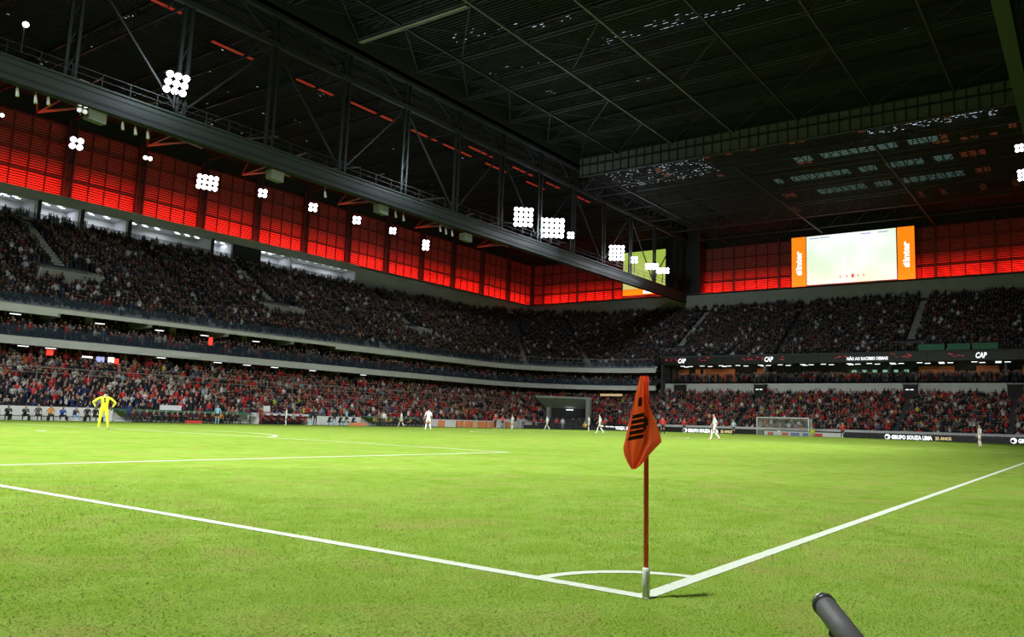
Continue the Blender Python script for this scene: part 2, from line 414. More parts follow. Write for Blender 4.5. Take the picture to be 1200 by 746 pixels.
# corner tunnel
def tunnel():
    t = empty('players_tunnel', (107.5, 71.5, 0), 'grey wedge-roofed vehicle tunnel opening in the corner between the stands', 'tunnel')
    a = Vector((.7071, -.7071, 0)); q = Vector((.7071, .7071, 0)); c = Vector((107.0, 71.0, 0))
    def P(s_, o_, z): v = c + a*s_ + q*o_; return (v.x, v.y, z)
    b = MB(); b.add([P(-5.6, 0, 5.1), P(3.9, 0, 5.1), P(3.9, 3.0, 3.5), P(-3.4, 3.0, 3.5), P(-5.6, 0, 5.4), P(3.9, 0, 5.4), P(3.9, 3.2, 5.4), P(-3.4, 3.2, 5.4)],
                    [(0, 1, 2, 3), (0, 4, 5, 1), (4, 7, 6, 5), (1, 5, 6, 2), (0, 3, 7, 4), (3, 2, 6, 7)])
    b.build('soffit', M['concrete'], t)
    b = MB(); b.beam(P(3.5, .2, -.2), P(3.5, .2, 5.1), .7); b.build('column', M['concrete'], t)
    b = MB(); b.beam(P(-2.8, 2.8, -.2), P(-2.8, 2.8, 3.6), .6); b.build('column', M['concrete'], t)
    b = MB(); b.beam(P(-5.8, .2, 5.3), P(-3.2, 3.0, 3.3), .3, .5); b.build('side_beam', M['concrete_dark'], t)
    b = MB(); b.add([P(-3.4, 3.1, 0), P(3.9, 3.1, 0), P(3.9, 3.1, 3.6), P(-3.4, 3.1, 3.6)], [(0, 1, 2, 3)]); b.build('opening', M['black'], t)
    b = MB(); b.beam(P(.2, 2.7, 3.25), P(1.4, 2.7, 3.25), .2, .12); b.build('lamp', M['lamp_soft'], t)
    return c, a, q
TC, TA, TQ = tunnel()

# ---- crowd as real low-poly people
def crowd_templates():
    T = []
    def base(stand, arms):
        vs = []; fs = []; sl = []
        def prism(rings, n, mi, capt=None):
            k0 = len(vs)
            for (cx, cy, z, rx, ry) in rings:
                for i in range(n):
                    t = 2*math.pi*(i+.5)/n; vs.append((cx+rx*math.cos(t), cy+ry*math.sin(t), z))
            for j in range(len(rings)-1):
                for i in range(n):
                    fs.append((k0+j*n+i, k0+j*n+(i+1) % n, k0+(j+1)*n+(i+1) % n, k0+(j+1)*n+i)); sl.append(mi if not isinstance(mi, list) else mi[j])
            fs.append(tuple(k0+(len(rings)-1)*n+i for i in range(n))); sl.append(capt if capt is not None else (mi if not isinstance(mi, list) else mi[-1]))
        h = .52 if stand else .12
        if stand: prism([(0, 0, 0, .16, .10), (0, 0, h+.32, .20, .14)], 4, 2)
        else: prism([(.22, 0, 0, .10, .16), (.20, 0, .46, .14, .20), (.05, 0, .58, .16, .22)], 4, 2)
        z = h+.30
        prism([(0, 0, z, .15, .20), (0, 0, z+.42, .16, .27), (0, 0, z+.58, .10, .14)], 6, 1)
        prism([(.01, 0, z+.56, .06, .06), (.015, 0, z+.64, .12, .105), (.01, 0, z+.76, .125, .11), (-.01, 0, z+.86, .07, .06)], 6, [0, 0, 3], 3)
        for s_ in (-1, 1):
            if arms == 0: pts = [(0, s_*.27, z+.46), (.12, s_*.28, z+.12), (.26, s_*.12, z+.16)]
            elif arms == 1: pts = [(0, s_*.25, z+.48), (.12, s_*.34, z+.66), (.10, s_*.24, z+.98)]
            else: pts = [(0, s_*.26, z+.46), (.16, s_*.24, z+.30), (.30, s_*.05, z+.48)]
            for j in range(2):
                p = Vector(pts[j]); q = Vector(pts[j+1]); k0 = len(vs); dz = (q-p).normalized()
                a = dz.cross(Vector((.3, .2, 1))).normalized()*.05; bb = a.cross(dz)
                for c_ in (p, q):
                    for k in range(3):
                        t = 2.094*k; vs.append(tuple(c_+a*math.cos(t)+bb*math.sin(t)))
                for k in range(3): fs.append((k0+k, k0+(k+1) % 3, k0+3+(k+1) % 3, k0+3+k)); sl.append(1 if j == 0 else (0 if arms else 1))
        return np.array(vs, np.float32), fs, sl
    for st, ar in ((0, 0), (1, 0), (1, 2), (0, 2), (1, 1)): T.append(base(st, ar))
    return T
TEMPL = crowd_templates()
def seat_template():
    b = MB(); b.box(-.20, .16, -.21, .21, .38, .44); b.box(-.24, -.18, -.21, .21, .40, .82)
    return np.array(b.v, np.float32), b.f, [0]*len(b.f)
SEAT = seat_template()
m, t, bs = nodes_of('crowd_clothes'); an = t.nodes.new('ShaderNodeAttribute'); an.attribute_name = 'tint'
t.links.new(an.outputs['Color'], bs.inputs['Base Color']); bs.inputs['Roughness'].default_value = .85
M['crowd'] = m
def batch(name, label, items, cat='crowd', group=None, parent=None):
    """items: list of (template, x, y, z, facing, scale, colours[4])"""
    by = {}
    for it in items: by.setdefault(id(it[0]), (it[0], []))[1].append(it)
    Vs = []; loops = []; lens = []; cols = []; off = 0
    for tpl, its in by.values():
        tv, tf, ts = tpl; n = len(its); nv = len(tv)
        X = np.array([[i[1], i[2], i[3], i[4], i[5]] for i in its], np.float32)
        c = np.cos(X[:, 3])[:, None]; s_ = np.sin(X[:, 3])[:, None]; sc = X[:, 4][:, None]
        W = np.stack([(tv[:, 0]*c - tv[:, 1]*s_)*sc + X[:, 0:1], (tv[:, 0]*s_ + tv[:, 1]*c)*sc + X[:, 1:2], tv[:, 2]*sc + X[:, 2:3]], 2)
        Vs.append(W.reshape(-1, 3))
        fl = np.concatenate([np.array(f, np.int32) for f in tf]); ln = np.array([len(f) for f in tf], np.int32)
        loops.append((fl[None, :] + (off+np.arange(n, dtype=np.int32)*nv)[:, None]).ravel()); lens.append(np.tile(ln, n))
        pal = np.array([i[6] for i in its], np.float32)
        cc = pal[:, np.array(ts)]; cols.append(cc.reshape(-1, 3)); off += n*nv
    V = np.concatenate(Vs); Lp = np.concatenate(loops); Ln = np.concatenate(lens); C = np.concatenate(cols)
    me = bpy.data.meshes.new(name); me.vertices.add(len(V)); me.vertices.foreach_set('co', V.astype(np.float32).ravel())
    me.loops.add(len(Lp)); me.loops.foreach_set('vertex_index', Lp.astype(np.int32))
    me.polygons.add(len(Ln)); me.polygons.foreach_set('loop_start', np.concatenate([[0], np.cumsum(Ln)[:-1]]).astype(np.int32))
    me.update(calc_edges=True)
    at = me.attributes.new('tint', 'FLOAT_COLOR', 'FACE'); C4 = np.ones((len(C), 4), np.float32); C4[:, :3] = C; at.data.foreach_set('color', C4.ravel())
    me.materials.append(M['crowd'])
    o = bpy.data.objects.new(name, me); COL.objects.link(o); tag(o, label, cat, group, 'stuff')
    if parent: o.parent = parent
    return o
SKIN = [(.55, .34, .24), (.42, .24, .16), (.62, .42, .32), (.30, .17, .11)]
HAIR = [(.02, .015, .012), (.05, .03, .02), (.12, .07, .04), (.015, .015, .015), (.4, .4, .38), (.55, .05, .04)]
def palette(kind):
    u = random.random()
    if kind == 'low': T = [(.44, (.014, .014, .016)), (.64, (.52, .022, .022)), (.75, (.16, .015, .016)), (.82, (.62, .60, .56)), (.89, (.14, .14, .15)), (.93, (.32, .26, .20)), (.96, (.05, .07, .16)), (.98, (.55, .14, .04)), (.99, (.55, .55, .08)), (1.1, (.25, .4, .5))]
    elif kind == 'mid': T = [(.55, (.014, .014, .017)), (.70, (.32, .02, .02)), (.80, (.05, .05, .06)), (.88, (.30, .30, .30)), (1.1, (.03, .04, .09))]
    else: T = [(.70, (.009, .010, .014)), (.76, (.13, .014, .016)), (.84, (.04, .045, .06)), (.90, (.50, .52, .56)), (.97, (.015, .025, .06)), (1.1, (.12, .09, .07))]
    for p_, c in T:
        if u < p_: break
    j = random.uniform(.75, 1.25); sk = random.choice(SKIN); hr = random.choice(HAIR[:4]) if random.random() < .93 else random.choice(HAIR[4:])
    lg = random.choice([(.02, .02, .025), (.03, .04, .08), (.02, .02, .02), (.12, .11, .10)])
    sk = tuple(x*(.45 if kind == 'up' else .75) for x in sk)  # upper tier darker: the dim light there is painted into the skin tones
    return (sk, tuple(min(1, x*j) for x in c), lg, hr)
def fill(tier, pal, dens, x0=6, y1=-12, ymax=None, skip=None, spacing=.47):
    o0, z0, o1, z1, n = tier; out = []; seats = []
    for i in range(n):
        o = o0+(o1-o0)*(i+.45)/n; z = z0+(z1-z0)*i/n
        P = path(o, x0, y1)
        seg = [(Vector(p), Vector(q)) for p, q in zip(P[:-1], P[1:])]
        rest = random.random()*spacing
        for p, q in seg:
            L_ = (q-p).length
            if L_ < 1e-6: continue
            tt = (q-p)/L_
            # facing the pitch: normal to the path, towards the bowl centre
            nx, ny_ = tt.y, -tt.x     # right-hand normal of travelling direction
            face = math.atan2(ny_, nx)
            while rest < L_:
                c = p+tt*rest; rest += spacing
                x, y = c.x+random.uniform(-.06, .06), c.y+random.uniform(-.06, .06)
                if ymax is not None and y > ymax: continue
                if skip and skip(x, y, o, z, i): continue
                if random.random() < dens*(1 if random.random() < .97 else .4):
                    tpl = TEMPL[random.choices(range(5), (5, 4, 2, 2, .8))[0]]
                    out.append((tpl, x, y, z, face+random.uniform(-.5, .5), random.uniform(.92, 1.06), palette(pal)))
                else: seats.append((SEAT, x, y, z, face, 1, ((.32, .31, .30),)*4))
            rest -= L_
    return out, seats
def skip_low(x, y, o, z, i):
    v = Vector((x, y, 0))-TC; s_ = v.dot(TA); q_ = v.dot(TQ)
    if -5.9 < s_ < 4.2 and -2 < q_ < 3.5 and s_ > -5.9+max(0, q_*.6): return True
    if x > 110 and y < 56:
        for ya in (58.5, 43.8, 20.5, 6.7):
            if abs(y-ya) < .5: return True
            if abs(y-ya) < 1.2 and o > 12.5: return True
    if y > 75 and x < 95:
        for xa in (22, 47.5, 73): 
            if abs(x-xa) < .6 and i > 6: return True
    if near_front(x, y, i): return True
    return False
def near_front(x, y, i): return i < 7 and y > 75 and 22.5 < x < 46
def skip_up(x, y, o, z, i):
    if y > 83.9 and x < 104:
        if y > 103.3: return True
        for xa, _ in VOM_L:
            if abs(x-xa) < (3.4 if xa < 80 else 2.5) and 89.9 < y < 93.6: return True
            if abs(x-xa) < .75 and y >= 93.6: return True
        for xa in (50.5, 78): 
            if abs(x-xa) < .55: return True
    if x > 120 and y < 64:
        if y < 62 and o < 13.2: return True
        if x > 140.8: return True
        for ya, _ in VOM_R:
            if abs(y-ya) < 2.3 and 124.6 < x < 127.6: return True
            if abs(y-ya) < .7 and x >= 127.6: return True
        for ya in (41, 2):
            if abs(y-ya) < .55: return True
    # stairs in the curve of the bowl
    if x > 104 and y > 68:
        a = math.degrees(math.atan2(y-(54+o), x-(90+o)))
        if abs(a-28) < 1.6 or abs(a-62) < 1.6: return True
        if abs(a-62) < 4.5 and 20.0 < o < 30: return True
    return False
low, lseat = fill(LOW, 'low', .93, x0=16, y1=-10, skip=skip_low)
batch('crowd', 'dense crowd in red and black on the lower tier of the stands', low, group='seated spectators too far to tell apart')
midc, mseat = fill(MID, 'mid', .85, x0=18, y1=63)
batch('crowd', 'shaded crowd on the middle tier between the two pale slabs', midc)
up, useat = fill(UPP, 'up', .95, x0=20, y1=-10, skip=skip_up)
batch('crowd', 'dark crowd filling the steep upper tier under the roof', up)
batch('empty_seats', 'pale grey empty seats scattered through the stands', lseat+mseat+useat, cat='seats')
sc = [(random.choice(TEMPL), random.uniform(124.8, 129), random.uniform(-10, 61), 8.75, math.pi+random.uniform(-1, 1), 1, palette('mid')) for _ in range(420)]
batch('crowd', 'people standing inside the far suites under the LED ribbon', sc)
sc = [(random.choice(TEMPL), random.uniform(30, 88), random.uniform(104.7, 105.8), 23.3, -math.pi/2+random.uniform(-1, 1), 1, palette('up')) for _ in range(80)]
batch('crowd', 'dark figures inside the white lit suites at the top of the left stand', sc)

# glass railings at the tier fronts
for (o, z, y1) in ((10.25, 7.95, 62), (10.45, 11.1, 62)):
    g = sweep('trim_glass_railing', [(o, z), (o, z+1.0)], M['glass'], y1=y1, kind='structure')
b = MB()
for o, z in ((10.3, 7.9), (10.5, 11.05)):
    P = path(o, 6, 62, step=3.0, narc=14)
    for p in P: b.beam((*p, z), (*p, z+1.05), .07)
b.build('trim_railing_post', M['steel'])['kind'] = 'structure'
b = MB()
P = path(10.5, 103, 62.5, step=1.2, narc=34)
for p, q in zip(P[:-1], P[1:]):
    b.beam((*p, 12.6), (*q, 12.6), .06); b.beam((*p, 12.0), (*q, 12.0), .05); b.beam((*p, 11.1), (*p, 12.6), .05)
tag(b.build('railing', M['tube']), 'tall grey railing along the curved corner of the upper slab', 'railing')
b = MB()
for k in range(26):
    x = 16+k*3.6; b.beam((x, 80.6, 3.6), (x, 80.6, 4.9), .06)
b.beam((16, 80.6, 4.9), (106, 80.6, 4.9), .06); b.beam((16, 80.6, 4.4), (106, 80.6, 4.4), .04)
tag(b.build('railing', M['tube']), 'thin grey handrail crossing the left lower tier crowd', 'railing')

# ================================================================ RED LOUVRED FACADES
def louvre_mesh(w_, h_, n=7):
    b = MB()
    for k in range(n):
        z0 = h_*(k+.16)/n; z1 = h_*(k+.74)/n
        b.add([(-w_/2, -.02, z0), (w_/2, -.02, z0), (w_/2, .05, z1), (-w_/2, .05, z1), (-w_/2, .06, z0+.02), (w_/2, .06, z0+.02)], [(0, 1, 2, 3), (0, 4, 5, 1)])
    o = b.build('panel', M['panel'], origin=(0, 0, 0)); me = o.data; bpy.data.objects.remove(o); return me
PZ, PH = 28.15, 2.36
LOUV = louvre_mesh(1.96, PH-.14)
wl = empty('wall_left', (60, 108, 28), 'wall of red-lit louvre panels above the left stand', kind='structure')
wr = empty('wall_right', (146, 50, 28), 'wall of red-lit louvre panels above the far stand', kind='structure')
b = MB(); b.box(4, 146, 108.25, 108.4, 28, 38.2); b.build('backing', M['mullion'], wl)
b = MB(); b.box(146.25, 146.4, -14, 108.4, 28, 38.2); b.build('backing', M['mullion'], wr)
PIL = [43+9.36*k for k in range(-4, 12)]
PILR = [19.85-28.2+9.4*k for k in range(0, 13)]
bm_ = MB(); bp_ = MB()
for i, xp in enumerate(PIL):
    bp_ = MB()
    for s_ in (-.5, .5): bp_.beam((xp+s_, 107.6, 26.9), (xp+s_, 107.6, 38.4), .16)
    bp_.box(xp-.42, xp+.42, 107.9, 108.1, 27.2, 38.2)
    for k in range(9):
        z = 27.5+k*1.2; bp_.beam((xp-.5, 107.6, z), (xp+.5, 107.6, z+1.2 if k % 2 else z), .07); bp_.beam((xp-.5, 107.6, z), (xp+.5, 107.6, z+.6), .06)
    bp_.build('pillar', M['steel_black'], wl)
    if i == len(PIL)-1: break
    for c in range(4):
        for r_ in range(4):
            inst(LOUV, 'panel', (xp+.62+1.02+c*2.04, 107.95, PZ+r_*PH), wl)
for i, yp in enumerate(PILR):
    bp_ = MB(); bp_.box(145.7, 145.95, yp-.16, yp+.16, 27.2, 38.2); bp_.build('pillar', M['steel_black'], wr)
    if i == len(PILR)-1: break
    for c in range(4):
        for r_ in range(4):
            o = inst(LOUV, 'panel', (145.92, yp+1.17+c*2.34, PZ+r_*PH), wr, -math.pi/2)
            o.scale = (1.13, 1, 1)
for r_ in range(4): o = inst(LOUV, 'panel', (145.92, 105.9, PZ+r_*PH), wr, -math.pi/2); o.scale = (1.3, 1, 1)
b = MB()
for xp in PIL[:-1]:
    for c in range(5): b.beam((xp+.62+c*2.04, 107.88, 28), (xp+.62+c*2.04, 107.88, 38), .13)
for r_ in range(5): b.beam((4, 107.88, PZ-.05+r_*PH), (146, 107.88, PZ-.05+r_*PH), .22)
b.build('mullion', M['mullion'], wl)
b = MB()
for yp in PILR[:-1]:
    for c in range(4): b.beam((145.84, yp+c*2.34, 28), (145.84, yp+c*2.34, 38), .13)
for r_ in range(5): b.beam((145.84, -9, PZ-.05+r_*PH), (145.84, 108, PZ-.05+r_*PH), .22)
b.build('mullion', M['mullion'], wr)
# red uplight bars standing on the ledge in front of the louvres
def red_bar(c, along, n, label):
    t = empty('red_uplight', c, label, 'uplight', 'red uplights at the foot of the louvre walls')
    b = MB(); ax = Vector((1, 0, 0)) if along == 'x' else Vector((0, 1, 0)); c = Vector(c)
    b.beam(c-ax*4+Vector((0, 0, .08)), c+ax*4+Vector((0, 0, .08)), .16); b.build('housing', M['housing'], t)
    b = MB()
    for k in range(n): p = c+ax*(-3.1+k*6.2/(n-1)); b.beam(p-ax*.25+Vector((0, 0, .2)), p+ax*.25+Vector((0, 0, .2)), .16, .12)
    b.build('led', M['redlamp'], t)
    inward = Vector((0, -1.5, 0)) if along == 'x' else Vector((-1.5, 0, 0))
    L = add_light('uplight', 'AREA', c+inward+Vector((0, 0, .1)), c-inward*.35+Vector((0, 0, 3.2)), REDP, (1, .035, .02), 8 , parent=t, sy=.5)
    if along == 'y': L.rotation_euler = (R(138), 0, R(-90)); L.data.energy = REDP*.8
    else: L.rotation_euler = (R(138), 0, 0)
    L.data.spread = R(130)
ORD = ['first', 'second', 'third', 'fourth', 'fifth', 'sixth', 'seventh', 'eighth', 'ninth', 'tenth', 'eleventh', 'twelfth', 'thirteenth', 'fourteenth', 'fifteenth', 'sixteenth']
for i, xp in enumerate(PIL[:-1]): red_bar((xp+4.68, 107.2, 27.45), 'x', 4, 'red uplight bar at the foot of the left louvre wall, %s bay from the corner' % ORD[len(PIL)-2-i])
for i, yp in enumerate(PILR[:-1]):
    red_bar((145.1, yp+4.7, 27.6), 'y', 4, 'red uplight bar at the foot of the far louvre wall, %s bay from the right' % ORD[i])

# ================================================================ ROOF
b = MB(); b.box(-20, 100, .5, 66, 46.6, 46.9); b.box(-20, 146.5, 66, 108.5, 42.6, 42.9); b.box(100, 146.5, -14, 66, 42.2, 42.5); b.box(-20, 100, -14, .5, 42.6, 42.9)
b.box(-20, 100, 65.6, 66, 42, 46.8); b.box(-20, 100, .4, .7, 42, 46.8)
b.box(100.35, 100.6, .5, 66, 43.3, 46.9); b.box(-20, 146.5, 108.3, 108.5, 38.0, 42.9); b.box(146.3, 146.5, -14, 108.5, 38.0, 42.5)
b.build('ceiling', M['roof'])['kind'] = 'structure'
b = MB()
for k in range(150): x = 22+k*.52; b.box(x, x+.10, 1, 66, 45.9, 46.1)
b.build('ceiling_ribs', M['slat'])['kind'] = 'structure'
b = MB()
for k in range(70):
    y = 67+k*.59; b.add([(10, y, 41.1), (146, y, 41.1), (146, y+.30, 41.35), (10, y+.30, 41.35)], [(0, 1, 2, 3)]); b.box(10, 146, y, y+.06, 41.0, 41.12)
b.build('ceiling_slats_left', M['slat'])['kind'] = 'structure'
b = MB()
for k in range(76):
    x = 101+k*.59; b.box(x, x+.12, -14, 66, 41.5, 41.62)
b.build('ceiling_slats_far', M['slat'])['kind'] = 'structure'
# glowing flecks painted in for floodlight reflections on the roof metal
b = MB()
def glints(x, y0, y1, z, n, w_=.22, l_=.5, jx=.7):
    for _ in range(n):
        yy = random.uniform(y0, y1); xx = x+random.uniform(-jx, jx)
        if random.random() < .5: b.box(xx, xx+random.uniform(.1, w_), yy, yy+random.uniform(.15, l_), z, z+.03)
for x, y0, y1, n in ((63.7, 50, 60, 40), (72.6, 20, 45, 190), (83, 42, 47, 10), (72.2, 54, 62, 26), (80.8, 48, 60, 34), (64.5, 42, 50, 40), (71, 30, 46, 60), (86, 7, 15, 16), (62, 55, 60, 14)): glints(x, y0, y1, 46.2, n)
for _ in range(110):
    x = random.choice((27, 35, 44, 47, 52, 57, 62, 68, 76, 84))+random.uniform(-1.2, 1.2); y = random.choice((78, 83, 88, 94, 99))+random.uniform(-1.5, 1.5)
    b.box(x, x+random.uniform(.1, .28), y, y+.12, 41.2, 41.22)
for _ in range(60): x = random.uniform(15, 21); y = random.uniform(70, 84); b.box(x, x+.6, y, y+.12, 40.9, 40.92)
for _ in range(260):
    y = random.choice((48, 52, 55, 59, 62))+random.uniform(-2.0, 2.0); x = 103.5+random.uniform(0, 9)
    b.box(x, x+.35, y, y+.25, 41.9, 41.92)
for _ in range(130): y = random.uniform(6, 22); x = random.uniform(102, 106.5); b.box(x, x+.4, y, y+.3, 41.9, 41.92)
b.build('ceiling_painted_glints', M['roofglint'])['kind'] = 'structure'
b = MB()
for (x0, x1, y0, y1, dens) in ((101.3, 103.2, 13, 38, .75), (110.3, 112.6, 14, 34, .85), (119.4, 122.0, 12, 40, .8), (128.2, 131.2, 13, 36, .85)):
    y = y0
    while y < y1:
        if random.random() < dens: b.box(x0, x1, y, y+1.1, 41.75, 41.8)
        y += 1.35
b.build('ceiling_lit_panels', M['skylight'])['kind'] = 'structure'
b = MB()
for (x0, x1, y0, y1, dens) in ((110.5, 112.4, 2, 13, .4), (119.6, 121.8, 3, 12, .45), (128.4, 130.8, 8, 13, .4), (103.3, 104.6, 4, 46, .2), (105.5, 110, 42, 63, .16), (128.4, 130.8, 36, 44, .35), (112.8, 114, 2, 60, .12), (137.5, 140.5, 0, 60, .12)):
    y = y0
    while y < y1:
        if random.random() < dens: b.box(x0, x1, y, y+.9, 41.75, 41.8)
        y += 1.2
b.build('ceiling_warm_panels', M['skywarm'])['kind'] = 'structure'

def lattice(name, label, p0, p1, zb, zt, bay, mt, chord=.3, web=.12, cat='roof truss', group=None, doubled=0):
    """plane truss from p0 to p1 (xy), bottom zb, top zt"""
    p0 = Vector(p0); p1 = Vector(p1); L_ = (p1-p0).length; n = max(1, round(L_/bay)); nn = Vector((-(p1-p0).y, (p1-p0).x)).normalized()
    t = empty(name, ((p0.x+p1.x)/2, (p0.y+p1.y)/2, zb), label, cat, group)
    for nm, z in (('bottom_chord', zb), ('top_chord', zt)):
        b = MB()
        for o_ in ((-doubled/2, doubled/2) if doubled else (0,)):
            a = p0+nn*o_; c = p1+nn*o_; b.beam((a.x, a.y, z), (c.x, c.y, z), chord)
        b.build(nm, mt, t)
    b = MB()
    for i in range(n+1):
        a = p0.lerp(p1, i/n); b.beam((a.x, a.y, zb), (a.x, a.y, zt), web)
        if i < n:
            c = p0.lerp(p1, (i+1)/n)
            b.beam((a.x, a.y, zb if i % 2 else zt), (c.x, c.y, zt if i % 2 else zb), web)
    b.build('web', mt, t)
    return t
# central roof grid
for k, x in enumerate([15.5, 24.9, 34.3, 43.7, 53.1, 62.7, 72.0, 81.3, 90.6]):
    lattice('roof_truss', 'cross truss of the sliding roof, %s one from the far band' % ['ninth', 'eighth', 'seventh', 'sixth', 'fifth, palest', 'fourth', 'third', 'second', 'first'][k], (x, 1.2), (x, 65.5), 43.4, 45.4, 4.8, M['steel'], .17, .08, group='cross trusses of the sliding roof', doubled=.7)
b = MB(); b.beam((53.1, 49.5, 43.2), (53.1, 65.4, 43.2), .26, .1); b.beam((53.5, 49.5, 43.25), (53.5, 65.4, 43.25), .1)  # paler colour paints in the light falling on this beam
tag(b.build('lit_tone_beam', mat('lit_tone_beam', (.24, .24, .19), .5)), 'yellowish beam painted as lit, high under the sliding roof at the top of the picture', 'beam')
for k, y in enumerate([10.3, 20.1, 29.8, 39.3, 49.0, 58.5]):
    b = MB(); b.beam((5, y, 43.3), (100, y, 43.3), .24)
    tag(b.build('purlin', mat('purlin_steel', (.085, .085, .08), .6) if y in (39.3, 49.0) else M['steel']), 'long straight purlin of the sliding roof, %s from the left main truss' % ['sixth', 'fifth', 'fourth', 'third', 'second', 'first'][k], 'beam', 'long purlins of the sliding roof')
b = MB(); GX = [43.7, 53.1, 62.7, 72.0, 81.3, 90.6, 100]; GY = [1.2, 10.3, 20.1, 29.8, 39.3, 49.0, 58.5, 65.5]
for i in range(len(GX)-1):
    for j in range(len(GY)-1):
        if j == len(GY)-2 or i == len(GX)-2 or (i+j) % 3 == 0:
            b.beam((GX[i], GY[j], 43.5), (GX[i+1], GY[j+1], 43.5), .10); b.beam((GX[i+1], GY[j], 43.5), (GX[i], GY[j+1], 43.5), .10)
tag(b.build('wind_bracing', M['steel']), kind='stuff', label='thin crossed bracing rods under the sliding roof', cat='bracing')
# main trusses along both touchlines
def main_truss(y, lab, x0=5.3, x1=142.4, side=1):
    t = empty('main_truss', (60, y, 25.8), lab, 'main truss')
    b = MB(); b.box(x0, x1, y-.35, y+.35, 25.9, 27.7); b.box(x0, x1, y-.45, y+.45, 25.8, 25.95); b.box(x0, x1, y-.45, y+.45, 27.6, 27.75); b.build('gantry_girder', M['gantry'], t)
    b = MB(); b.box(x0, x1, y-.37, y+.37, 26.25, 26.45); b.box(x0, x1, y-.38, y+.38, 27.1, 27.16); b.build('girder_shade_strip', M['black'], t)  # raised black strips painting the shade of recesses in the girder
    if side == 1:
        b = MB(); b.box(x0, x1, y+.5, y+2.0, 27.3, 27.42); b.build('walkway', M['steel'], t)
    b = MB()
    for z in (28.3, 28.85): b.beam((x0, y-.4, z), (x1, y-.4, z), .05)
    for k in range(int((x1-x0)/2.35)): b.beam((x0+k*2.35, y-.4, 27.7), (x0+k*2.35, y-.4, 28.85), .05)
    b.build('handrail', M['steel'], t)
    b = MB(); b.box(x0, x1, y-.4, y+.4, 41.6, 42.5); b.build('top_chord', M['steel'], t)
    if side == 1:
        b = MB(); b.box(x0, x1, y-.25, y+.25, 38.4, 38.9); b.build('middle_chord', M['steel'], t)
    k = 0; x = 24.1-9.4*2
    while x <= x1+.1:
        b = MB()
        for s_ in (-.38, .38): b.beam((x+s_, y, 27.7), (x+s_, y, 41.7), .24)
        for q in range(6): b.beam((x-.38, y, 28+q*2.3), (x+.38, y, 30.3+q*2.3), .08)
        b.build('post', M['steel_black'], t)
        if x+9.4 <= x1+.1 and side == 1:
            b = MB(); b.beam((x, y, 38.6), (x+4.7, y, 41.8), .14); b.beam((x+9.4, y, 38.6), (x+4.7, y, 41.8), .14)
            b.beam((x, y+.2, 28), (x+9.4, y+.2, 38.5), .16) if k % 2 else b.beam((x, y+.2, 38.5), (x+9.4, y+.2, 28), .16)
            b.build('diagonal', M['steel'], t)
        x += 9.4; k += 1
    return t
main_truss(66, 'huge dark lattice truss running the length of the pitch above the left touchline')
main_truss(.9, 'dark lattice truss above the right touchline at the right edge', side=0)
# far column that carries the left truss
t = empty('roof_column', (143.7, 67.2, 27.45), 'dark lattice column at the far end of the left main truss', 'column')
b = MB(); b.box(142.6, 144.8, 63.6, 70.8, 27.45, 42); b.build('shaft', M['steel_black'], t)
b = MB()
for y in (63.5, 70.9): b.beam((142.5, y, 27.45), (142.5, y, 42), .3)
for k in range(4): b.beam((142.4, 63.5, 28+3.2*k), (142.4, 70.9, 31.2+3.2*k), .14)
b.build('lattice', M['steel'], t)
# corrugated band of the far transverse truss
t = empty('transverse_band', (100, 33, 40.4), 'grey corrugated band closing the far edge of the sliding roof', 'corrugated band')
b = MB(); b.box(100.1, 100.3, 1, 65.6, 40.5, 43.5); b.build('sheet', M['band'], t)
rib = MB(); rib.box(99.95, 100.1, -.06, .06, -1.5, 1.5); ro = rib.build('rib', M['steel_black'], origin=(0, 0, 0)); rme = ro.data; bpy.data.objects.remove(ro)
for k in range(46): inst(rme, 'rib', (0, 2+k*1.4, 42.0), t).location = Vector((0, 2+k*1.4, 42.0))-Vector((100, 33, 40.4))
b = MB(); b.beam((99.9, 1, 40.5), (99.9, 65.6, 40.5), .12); b.beam((99.9, 1, 43.5), (99.9, 65.6, 43.5), .12); b.build('edge', M['steel'], t)
for k, x in enumerate([101.2, 105.4, 114.5, 123.9, 133.3, 142.0]):
    lattice('roof_truss', 'cross truss under the far stand roof, %s behind the grey band' % ['first', 'second', 'third', 'fourth', 'fifth', 'sixth'][k], (x, -12), (x, 65.5), 38.6, 40.9, 2.35, M['steel'], .20, .11, group='cross trusses of the far roof')
for k, y in enumerate([1.2, 20.1, 39.3, 58.5]):
    b = MB(); b.beam((100.5, y, 38.3), (146, y, 38.3), .24)
    tag(b.build('purlin', M['steel']), 'straight purlin under the far stand roof, %s from the left' % ['fourth', 'third', 'second', 'first'][k], 'beam', 'purlins of the far roof')
# left stand roof: cross trusses at each facade pillar, struts, beams with painted red glow
for k, xp in enumerate(PIL[2:]):
    if xp > 138: break
    lattice('roof_truss', 'cross truss under the left stand roof at the %s facade pillar from the left' % ['first', 'second', 'third', 'fourth', 'fifth', 'sixth', 'seventh', 'eighth', 'ninth', 'tenth', 'eleventh', 'twelfth', 'last'][k], (xp, 67), (xp, 107.5), 38.7, 40.8, 4.5, M['steel_black'], .22, .10, group='cross trusses of the left roof')
def struts(xc, lab, red):
    t = empty('strut_cluster', (xc, 104, 37.5), lab, 'roof struts', 'tubular struts between the left truss and the louvre wall')
    for (a, q, mt) in (((xc+3.4, 107.2, 37.9), (xc-1.0, 98, 39.2), red), ((xc+3.4, 107.2, 37.9), (xc+9.4, 98, 39.4), M['tube']), ((xc-9.0, 99, 38.6), (xc+9, 103, 38.6), M['tube']), ((xc+3.4, 107.0, 37.9), (xc+3.4, 92, 39.0), M['tube']), ((xc+3.4, 107.0, 38.1), (xc+12, 90, 39.0), M['tube'])):
        b = MB(); b.tube([a, q], .12, 6); b.build('strut', mt, t)
